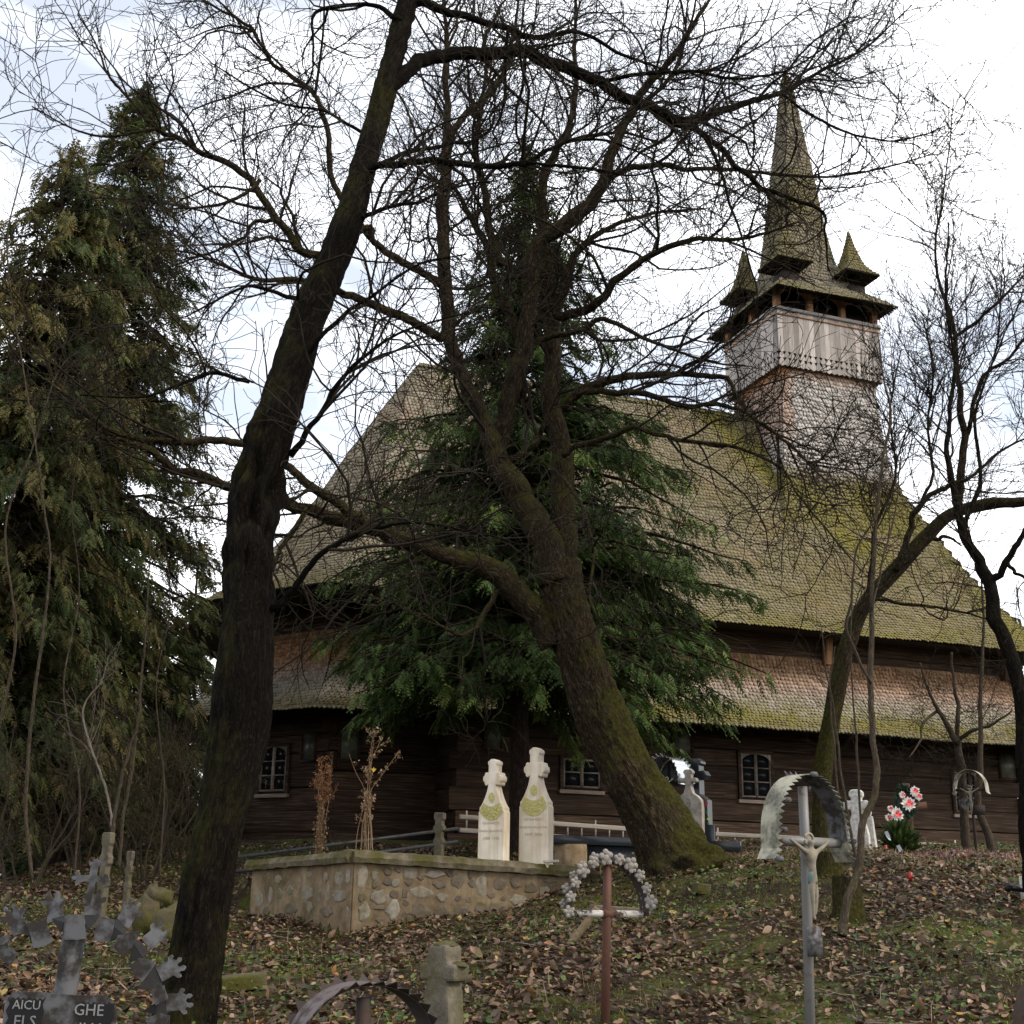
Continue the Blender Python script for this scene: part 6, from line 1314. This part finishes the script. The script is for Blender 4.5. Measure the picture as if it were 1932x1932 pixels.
# --- white stone cross and obelisk before the wall
b = G(P(1622, 1602, 18.6)); H = P(1622, 1490, 18.6)[2]-b[2]; r = root('gravestone', b, 'white flecked stone cross with rounded arms, left of the flower wreath', 'gravestone'); Xw = np.array([cos(radians(-25)), sin(radians(-25)), 0]); Ow = np.array([Xw[1], -Xw[0], 0])
pl = cross_outline([(.16, -.05), (.15, .3*H), (.10, .52*H), (.075, .62*H), (.085, .68*H), (.15, .68*H), (.19, .72*H), (.19, .80*H), (.14, .83*H), (.075, .82*H), (.07, .86*H), (.10, .90*H), (.10, .96*H), (.06, H)])
o = prism('headstone', pl, b+Ow*.07, Xw, UP, -Ow*.14, 'statue', r); bevel(o, .03, 3)
b = G(P(1643, 1604, 18.8)); H = P(1642, 1540, 18.8)[2]-b[2]; r = root('obelisk', b, 'short tapering white stone obelisk with a ball top beside the white flecked cross', 'gravestone')
sx = lambda s, z: [b+Xw*s*i+Ow*s*j+UP*z for i, j in ((-1, -1), (1, -1), (1, 1), (-1, 1))]
o = mk('shaft', np.vstack([sx(.10, -.05), sx(.095, .02), sx(.055, H)]), [(0, 1, 5, 4), (1, 2, 6, 5), (2, 3, 7, 6), (3, 0, 4, 7), (4, 5, 9, 8), (5, 6, 10, 9), (6, 7, 11, 10), (7, 4, 8, 11), (8, 9, 10, 11)], 'statue', r, rnd=.6); recalc(o); bevel(o, .01)
lathe('ball', [(.02, 0), (.04, .02), (.05, .05), (.045, .08), (.02, .11), (.004, .125)], b+UP*(H-.01), 'statue', r, 12)

# --- rusty cross with the flower wreath
YF = 17.8; fb = G(P(1722, 1608, YF)); ft = P(1709, 1478, YF); r = root('rusty_cross', fb, 'leaning rusty flat iron cross carrying the flower wreath', 'grave cross'); bar('upright', fb-UP*.1, ft, .10, .03, 'rust', r, up=(0, 1, 0), bev=.01)
ca = fb+(ft-fb)*.70; bar('arm', ca-np.array([.2, 0, .03]), ca+np.array([.26, 0, .03]), .03, .09, 'rust', r)
cw = P(1708, 1512, YF-.12); wr = root('flower_wreath', cw-UP*.3, 'green funeral wreath with white flowers and coral centres hung on the rusty cross', 'wreath'); rng = np.random.default_rng(77)
n = 1100; a = rng.uniform(0, 2*pi, n); rad = .15+rng.normal(0, .03, n); c = cw+np.stack([np.cos(a)*rad*.8*.7+ .0, rng.normal(0, .03, n), np.sin(a)*rad], 1)
c = c@np.eye(3); d = unit(np.stack([np.cos(a+.6), rng.normal(0, .5, n)-.4, np.sin(a+.6)], 1)); s = unit(np.cross(d, rng.normal(0, 1, (n, 3)))); ln = rng.uniform(.05, .10, n)[:, None]
V = np.stack([c, c+d*ln*.5+s*.006, c+d*ln, c+d*ln*.5-s*.006], 1).reshape(-1, 3); mk('needles', V, np.arange(n*4).reshape(-1, 4), 'wreathgreen', wr, kind='stuff')
tube('wreath_ring', [cw+np.array([cos(q)*.12, .02, sin(q)*.15]) for q in np.linspace(0, 2*pi, 24)], .03, 'wreathgreen', wr, k=7, caps=False)
def flower(c, rd, yawf, parent, colc='coral'):
    f = unit(np.array([sin(yawf)*.5, -1, .15])); xx = unit(np.cross(f, UP)); yy = np.cross(xx, f)
    n = 12; V = []; F = []
    for k in range(n):
        a = 2*pi*k/n; e = xx*cos(a)+yy*sin(a); t = -xx*sin(a)+yy*cos(a); b0 = len(V); rr2 = rd*random.uniform(.85, 1.1)
        V += [c+e*rd*.15, c+e*rr2*.65+t*rd*.24+f*.012, c+e*rr2+f*.0, c+e*rr2*.65-t*rd*.24+f*.012]; F.append((b0, b0+1, b0+2, b0+3))
    o = mk('flower', V, F, 'white', parent)
    for k in range(7):
        a = 2*pi*k/7*2.1; e = xx*cos(a)+yy*sin(a); t = -xx*sin(a)+yy*cos(a); q = c+f*(.012+.004*k)
        mk('centre_petal', [q, q+e*rd*.3+t*rd*.2+f*.01, q+e*rd*.52+f*.03, q+e*rd*.3-t*rd*.2+f*.01], [(0, 1, 2, 3)], colc, o)
for (u, v, rd) in ((1714, 1516, .11), (1692, 1537, .11), (1726, 1493, .08), (1702, 1500, .055), (1680, 1526, .05), (1677, 1543, .06), (1733, 1503, .06)):
    flower(P(u, v, YF-.26), rd, random.uniform(-.4, .4), wr)
# evergreen shrublet, ribbons, candles, heather
sbp = G(P(1698, 1604, 17.4)); ev = root('evergreen_shrub', sbp, 'small dark evergreen shrub under the flower wreath', 'shrub'); tube('stem', [sbp-UP*.05, sbp+UP*.36], [.02, .008], 'bark_fir', ev, k=6)
n = 900; q = rng.random((n, 1))**.6; dd = unit(rng.normal(0, 1, (n, 3))); pos = sbp+np.array([0, 0, .24])+dd*np.array([.19, .19, .24])*q; dr = unit(dd+np.array([0, 0, .9])); V, Q = place_fronds(pos, dr, rng.uniform(.09, .17, n), rng.normal(0, .8, n), rng); mk('foliage', V, Q, 'fir', ev, kind='stuff', rnd=np.repeat(rng.random(n)*.9, len(FV)))
for (u, v, lab) in ((1676, 1577, 'silver ribbon scrap on the left of the small evergreen shrub'), (1717-18, 1603, 'silver ribbon scrap at the foot of the small evergreen shrub')):
    c = P(u, v, 17.1); o = mk('ribbon', [c+np.array(q)*.1 for q in ((-.5, 0, .5), (-.1, -.1, .65), (.2, 0, .1), (.35, .1, -.6), (.05, 0, -.5), (-.3, .1, 0))], [(0, 1, 2, 5), (5, 2, 3, 4)], 'foil'); tag(o, lab, 'ribbon')
for (u, v, Y, lab) in ((1671, 1598, 17.0, 'red glass grave candle on the bank below the white flecked cross'), (1718, 1661, 12.6, 'red candle cup lying low in the fallen leaves at the right')):
    c = G(P(u, v+4, Y)) if Y < 14 else P(u, v+8, Y); o = lathe('grave_candle', [(.018, 0), (.026, .006), (.027, .05), (.022, .058), (.024, .075), (.008, .08)], c, 'candle', None, 12); tag(o, lab, 'candle')
# right edge: white post with a black pipe
wp = G(P(1936, 1712, 11.8)); t = P(1931, 1653, 11.8)
tag(box('white_post', np.r_[wp[:2]-[.005, 0], wp[2]-.1], (.12, .03, 0), (-.02, .04, 0), UP*(t[2]-wp[2]+.1), 'whitepost', None, .004), 'short white painted board cut by the right edge', 'post')
pp = P(1897, 1673, 11.75); pe = P(1936, 1678, 11.7); bp = root('black_pipe', pp, 'short black plastic pipe sticking out left of the white board at the right edge', 'pipe'); tube('pipe', [pp, pe], .030, 'blackplastic', bp, k=12); lathe('pipe_collar', [(.034, -.005), (.042, 0), (.042, .04), (.034, .045)], pp, 'blackplastic', bp, 14, axis=pe-pp); tube('side_outlet', [pp+np.array([.02, -.01, 0]), pp+np.array([.02, -.055, .02])], .022, 'blackplastic', bp, k=10)
# --- far house glimpsed through the shrubs
hb = P(52, 1612, 48); hb[2] = -1.5; hs = root('house', hb, 'far pale house with a red roof glimpsed through the shrubs at the left edge', 'house')
zt = P(52, 1600, 48)[2]; box('wall', hb+np.array([-3.5, 0, 0]), (7, 1, 0), (-.8, 6, 0), UP*(zt-hb[2]), 'plasterwall', hs)
q = np.array([hb[0]-3.5, hb[1], zt]); ax = np.array([7, 1, 0]); ay = np.array([-.8, 6, 0]); rv = [q-ax*.06-ay*.06, q+ax*1.06-ay*.06, q+ax*1.06+ay*1.06, q-ax*.06+ay*1.06, q+ay*.5+UP*1.5, q+ax+ay*.5+UP*1.5]
mk('roof', rv, [(0, 1, 5, 4), (1, 2, 5), (2, 3, 4, 5), (3, 0, 4)], 'tile', hs, rnd=.5)
for k in range(3): w_ = box('window', q+ax*(.15+.3*k)-UP*1.5-ay*.004, ax*.12, -ay*.008, UP*1.1, 'glass', hs)
# ------------------------------------------------------------------ ground cover
RL = np.random.default_rng(99)
def scatter(n, dens=None, xr=(-7.5, 8.5), yr=(6.2, 21)):
    out = []; tot = 0
    while tot < n:
        m = n*2; y = yr[0]+(yr[1]-yr[0])*RL.random(m)**1.4; x = RL.uniform(*xr, m); ok = (np.abs(x) < .46*y+.6)
        if dens is not None: ok &= RL.random(m) < dens(x, y)
        out.append(np.c_[x, y][ok]); tot += ok.sum()
    p = np.vstack(out)[:n]; return p[:, 0], p[:, 1]
def green(x, y):   # where moss and grass gather
    s = .5+.5*np.sin(x*1.1+.6*np.sin(y*.9))*np.sin(y*1.0+.8*np.sin(x*.7)+1.0); s = s+.28*np.sin(x*3.7+y*2.1)*np.sin(y*3.3-x*1.4); return np.clip((s-.36)*2.6, 0, 1)
def in_terrace(x, y): return (sd(WC, WR, x, y) > -.12) & (sd(WL, WC, x, y) > -.12) & (x < WR[0]+.1) & (y < 17)
def nrm_at(x, y):
    e = .06; gx_ = (gz(x+e, y)-gz(x-e, y))/(2*e); gy_ = (gz(x, y+e)-gz(x, y-e))/(2*e); return unit(np.stack([-gx_, -gy_, np.ones_like(x)], 1))
# fallen leaf: folded, curled, lobed outline
LVt = np.array([(0, -1, .16), (.46, -.52, .26), (.58, .05, .34), (.34, .58, .24), (.02, 1.05, .26), (-.36, .56, .22), (-.60, 0, .36), (-.44, -.55, .24), (0, -.1, -.04)]); LQ = np.array([[i, (i+1) % 8, 8] for i in range(8)])
def leaf_frames(x, y, size, tilt):
    n = len(x); nn = nrm_at(x, y); nn = unit(nn+RL.normal(0, 1, (n, 3))*tilt[:, None]); nn[:, 2] = np.abs(nn[:, 2]); a = unit(np.cross(nn, RL.normal(0, 1, (n, 3)))); b = np.cross(nn, a)
    pos = np.stack([x, y, gz(x, y)+RL.random(n)*.035+.004+.25*size*tilt], 1); return pos, a, b, nn
def put(T, pos, a, b, nn, size, wr=1.0):
    cur = RL.uniform(-1.2, 2.6, len(pos))[:, None, None]; w = RL.uniform(.75, 1.15, len(pos))[:, None, None]*wr
    return pos[:, None]+size[:, None, None]*(T[None, :, :1]*w*a[:, None]+T[None, :, 1:2]*b[:, None]+T[None, :, 2:3]*cur*nn[:, None])
dl = lambda x, y: np.clip(1.05-.85*green(x, y), .16, 1)*np.where(in_terrace(x, y), .5, 1)*np.clip(.62+.75*np.sin(x*2.3+1.3*np.sin(y*1.9))*np.sin(y*2.7+1.1*np.sin(x*2.1)), .18, 1)
x, y = scatter(30000, dl); n = len(x); size = RL.uniform(.013, .040, n)*(1+.6*(RL.random(n) < .10)); tilt = RL.uniform(.1, .8, n)
pos, a, b, nn = leaf_frames(x, y, size, tilt); V = put(LVt, pos, a, b, nn, size); kn = len(LVt)
vis = np.ones(n, bool)
dist = np.linalg.norm(pos-EYE, axis=1); sizepx = size/dist; cand = np.argsort(-sizepx); fr = pos-EYE; uu = 966+FPX*(fr@_R)/(fr@_F); vv = 966-FPX*(fr@_U)/(fr@_F); inside = (uu > 420) & (uu < 1920) & (vv > 1640) & (vv < 1925)
big = [i for i in cand if inside[i]][:300]; mask = np.ones(n, bool); mask[big] = False; rest = np.where(mask)[0]
mk('leaf_litter', V[rest].reshape(-1, 3), (LQ[None]+(np.arange(len(rest))*kn)[:, None, None]).reshape(-1, 3), 'litter', None, rnd=np.repeat(RL.random(len(rest)), kn))
o = bpy.data.objects['leaf_litter']; o['kind'] = 'stuff'; o['label'] = 'brown fallen leaves covering the bank'; o['category'] = 'leaf litter'
# the nearest leaves, one by one, on a handful of shared curled shapes
shapes = []
for k in range(10):
    T = LVt.copy(); T[:, 2] *= RL.uniform(-.5, 2.2); T[:, 0] *= RL.uniform(.75, 1.15); T[:, 2] += .12*np.sin(T[:, 0]*3+k)*T[:, 1]
    o = mk('fallen_leaf', T, LQ, 'litter', None, rnd=float(RL.random()*.9)); shapes.append(o.data); bpy.data.objects.remove(o)
for q, i in enumerate(big):
    o = bpy.data.objects.new('fallen_leaf', shapes[q % 10]); COL.objects.link(o); o.parent = ground; mm = Matrix.Identity(4); s = float(size[i])
    for r in range(3): mm[r][0], mm[r][1], mm[r][2], mm[r][3] = a[i, r]*s, b[i, r]*s, nn[i, r]*s, pos[i, r]
    o.matrix_local = mm
# grass and moss tufts
def blades(nm, n, dens, hr, wr, mat, label, cat, lean=.5, hi=None, xr=(-7.5, 8.5), yr=(6.2, 22)):
    x, y = scatter(n, dens, xr, yr); h = RL.uniform(*hr, n); w = RL.uniform(*wr, n); az = RL.uniform(0, 2*pi, n); d = np.stack([np.cos(az), np.sin(az), np.zeros(n)], 1); s = np.stack([-np.sin(az), np.cos(az), np.zeros(n)], 1)
    p = np.stack([x, y, gz(x, y)-.005], 1); up = unit(np.array([0, 0, 1.0])+d*RL.uniform(0, lean, n)[:, None]); mid = p+up*(h*.55)[:, None]; tip = p+up*(h*.85)[:, None]+d*(h*RL.uniform(.1, .6, n))[:, None]-np.array([0, 0, 1.])*(h*.08)[:, None]
    V = np.stack([p-s*w[:, None], p+s*w[:, None], mid+s*w[:, None]*.6, mid-s*w[:, None]*.6, tip], 1).reshape(-1, 3); i = np.arange(n)[:, None]*5
    o = mk(nm, V, [(i+np.array([[0, 1, 2, 3]])), (i+np.array([[3, 2, 4]]))], mat, None, rnd=np.repeat(np.clip(RL.random(n)*.9+(RL.random(n) < .06), 0, 1), 5)); o['kind'] = 'stuff'; o['label'] = label; o['category'] = cat
gd = lambda x, y: np.where(in_terrace(x, y), .08, np.clip(green(x, y)**1.2+.03, 0, 1))
blades('grass', 42000, gd, (.02, .065), (.0014, .003), 'grass', 'short green grass growing between the leaves', 'grass', 1.8)
blades('moss', 26000, lambda x, y: np.where(in_terrace(x, y), .1, green(x, y)**1.6), (.012, .030), (.003, .007), 'mossy', 'low green moss on the bank', 'moss', 1.2)
blades('dry_grass', 1500, lambda x, y: np.clip(.25+.5*green(x+1, y-2), 0, 1), (.08, .26), (.0012, .0022), 'dry', 'straw-coloured dry grass stalks on the bank', 'dry grass', 1.3)
blades('crest_grass', 9000, lambda x, y: np.exp(-((y-16.6)/.9)**2)*(x > 2.2)+.3*np.exp(-((y-15.2)/.5)**2)*(x > 2), (.05, .17), (.0018, .003), 'dry', 'withered tufted grass along the top of the right bank', 'dry grass', .9, xr=(2, 9), yr=(14, 19))
blades('heather', 700, lambda x, y: np.exp(-((x-5.7)/.6)**2-((y-16.4)/1.1)**2), (.04, .15), (.003, .006), 'pink', 'faded pink heather on the bank below the right ladder', 'heather', .5, xr=(4, 8), yr=(15.5, 18.4))
# ivy-like herb leaves
HT = np.array([[0, -.9, 0], [.75, -.45, .1], [.8, .35, .12], [0, 1, -.05], [-.8, .35, .12], [-.75, -.45, .1], [0, 0, -.05]]); HQ = np.array([[0, 1, 6], [1, 2, 6], [2, 3, 6], [3, 4, 6], [4, 5, 6], [5, 0, 6]])
x, y = scatter(15000, lambda x, y: np.where(in_terrace(x, y), .02, .12+.6*green(x+.8, y+.5)**1.5+.9*np.exp(-((x-2.1)/.7)**2-((y-13.6)/.8)**2))); n = len(x); size = RL.uniform(.008, .022, n); pos, a, b, nn = leaf_frames(x, y, size, RL.uniform(.1, .6, n)); pos[:, 2] += RL.uniform(.005, .06, n)
V = put(HT, pos, a, b, nn, size); o = mk('ground_ivy', V.reshape(-1, 3), (HQ[None]+(np.arange(n)*7)[:, None, None]).reshape(-1, 3), 'herb', None, rnd=np.repeat(RL.random(n), 7)); o['kind'] = 'stuff'; o['label'] = 'small green creeping leaves among the litter'; o['category'] = 'ground ivy'
# fallen twigs
x, y = scatter(260, None); n = len(x); st = np.stack([x, y, gz(x, y)+.02], 1); az = RL.uniform(0, 2*pi, n); d = np.stack([np.cos(az), np.sin(az), RL.normal(0, .06, n)], 1); PT = np.empty((n, 6, 3)); PT[:, 0] = st; c = st.copy(); ln = RL.uniform(.08, .5, n)
for j in range(1, 6):
    d = unit(d+RL.normal(0, .16, (n, 3))*[1, 1, .4]); c = c+d*(ln/5)[:, None]; c[:, 2] = np.maximum(c[:, 2], gz(c[:, 0], c[:, 1])+.01); PT[:, j] = c
V, Q, TC = tube_batch(PT, np.linspace(.005, .002, 6)[None]*np.ones((n, 1)), 4); o = mk('fallen_twigs', V, Q, 'bark_pale', None, tc=TC, moss=np.zeros(len(V))); o['kind'] = 'stuff'; o['label'] = 'thin dead twigs lying on the bank'; o['category'] = 'twigs'

# small broken bits of leaf matted between the whole ones
x, y = scatter(34000, lambda x, y: np.clip(1.0-.6*green(x, y), .2, 1)*np.where(in_terrace(x, y), .6, 1)); n = len(x); size = RL.uniform(.006, .020, n); pos, a, b, nn = leaf_frames(x, y, size, RL.uniform(.05, .5, n))
BT = np.array([[-.8, -.6, .0], [.7, -.9, .15], [.9, .7, .0], [-.5, .9, .25]]); V = put(BT, pos, a, b, nn, size); o = mk('leaf_crumbs', V.reshape(-1, 3), np.arange(n*4).reshape(-1, 4), 'litter', None, rnd=np.repeat(RL.random(n)*.8, 4)); o['kind'] = 'stuff'; o['label'] = 'broken bits of brown leaf matted on the bank'; o['category'] = 'leaf litter'
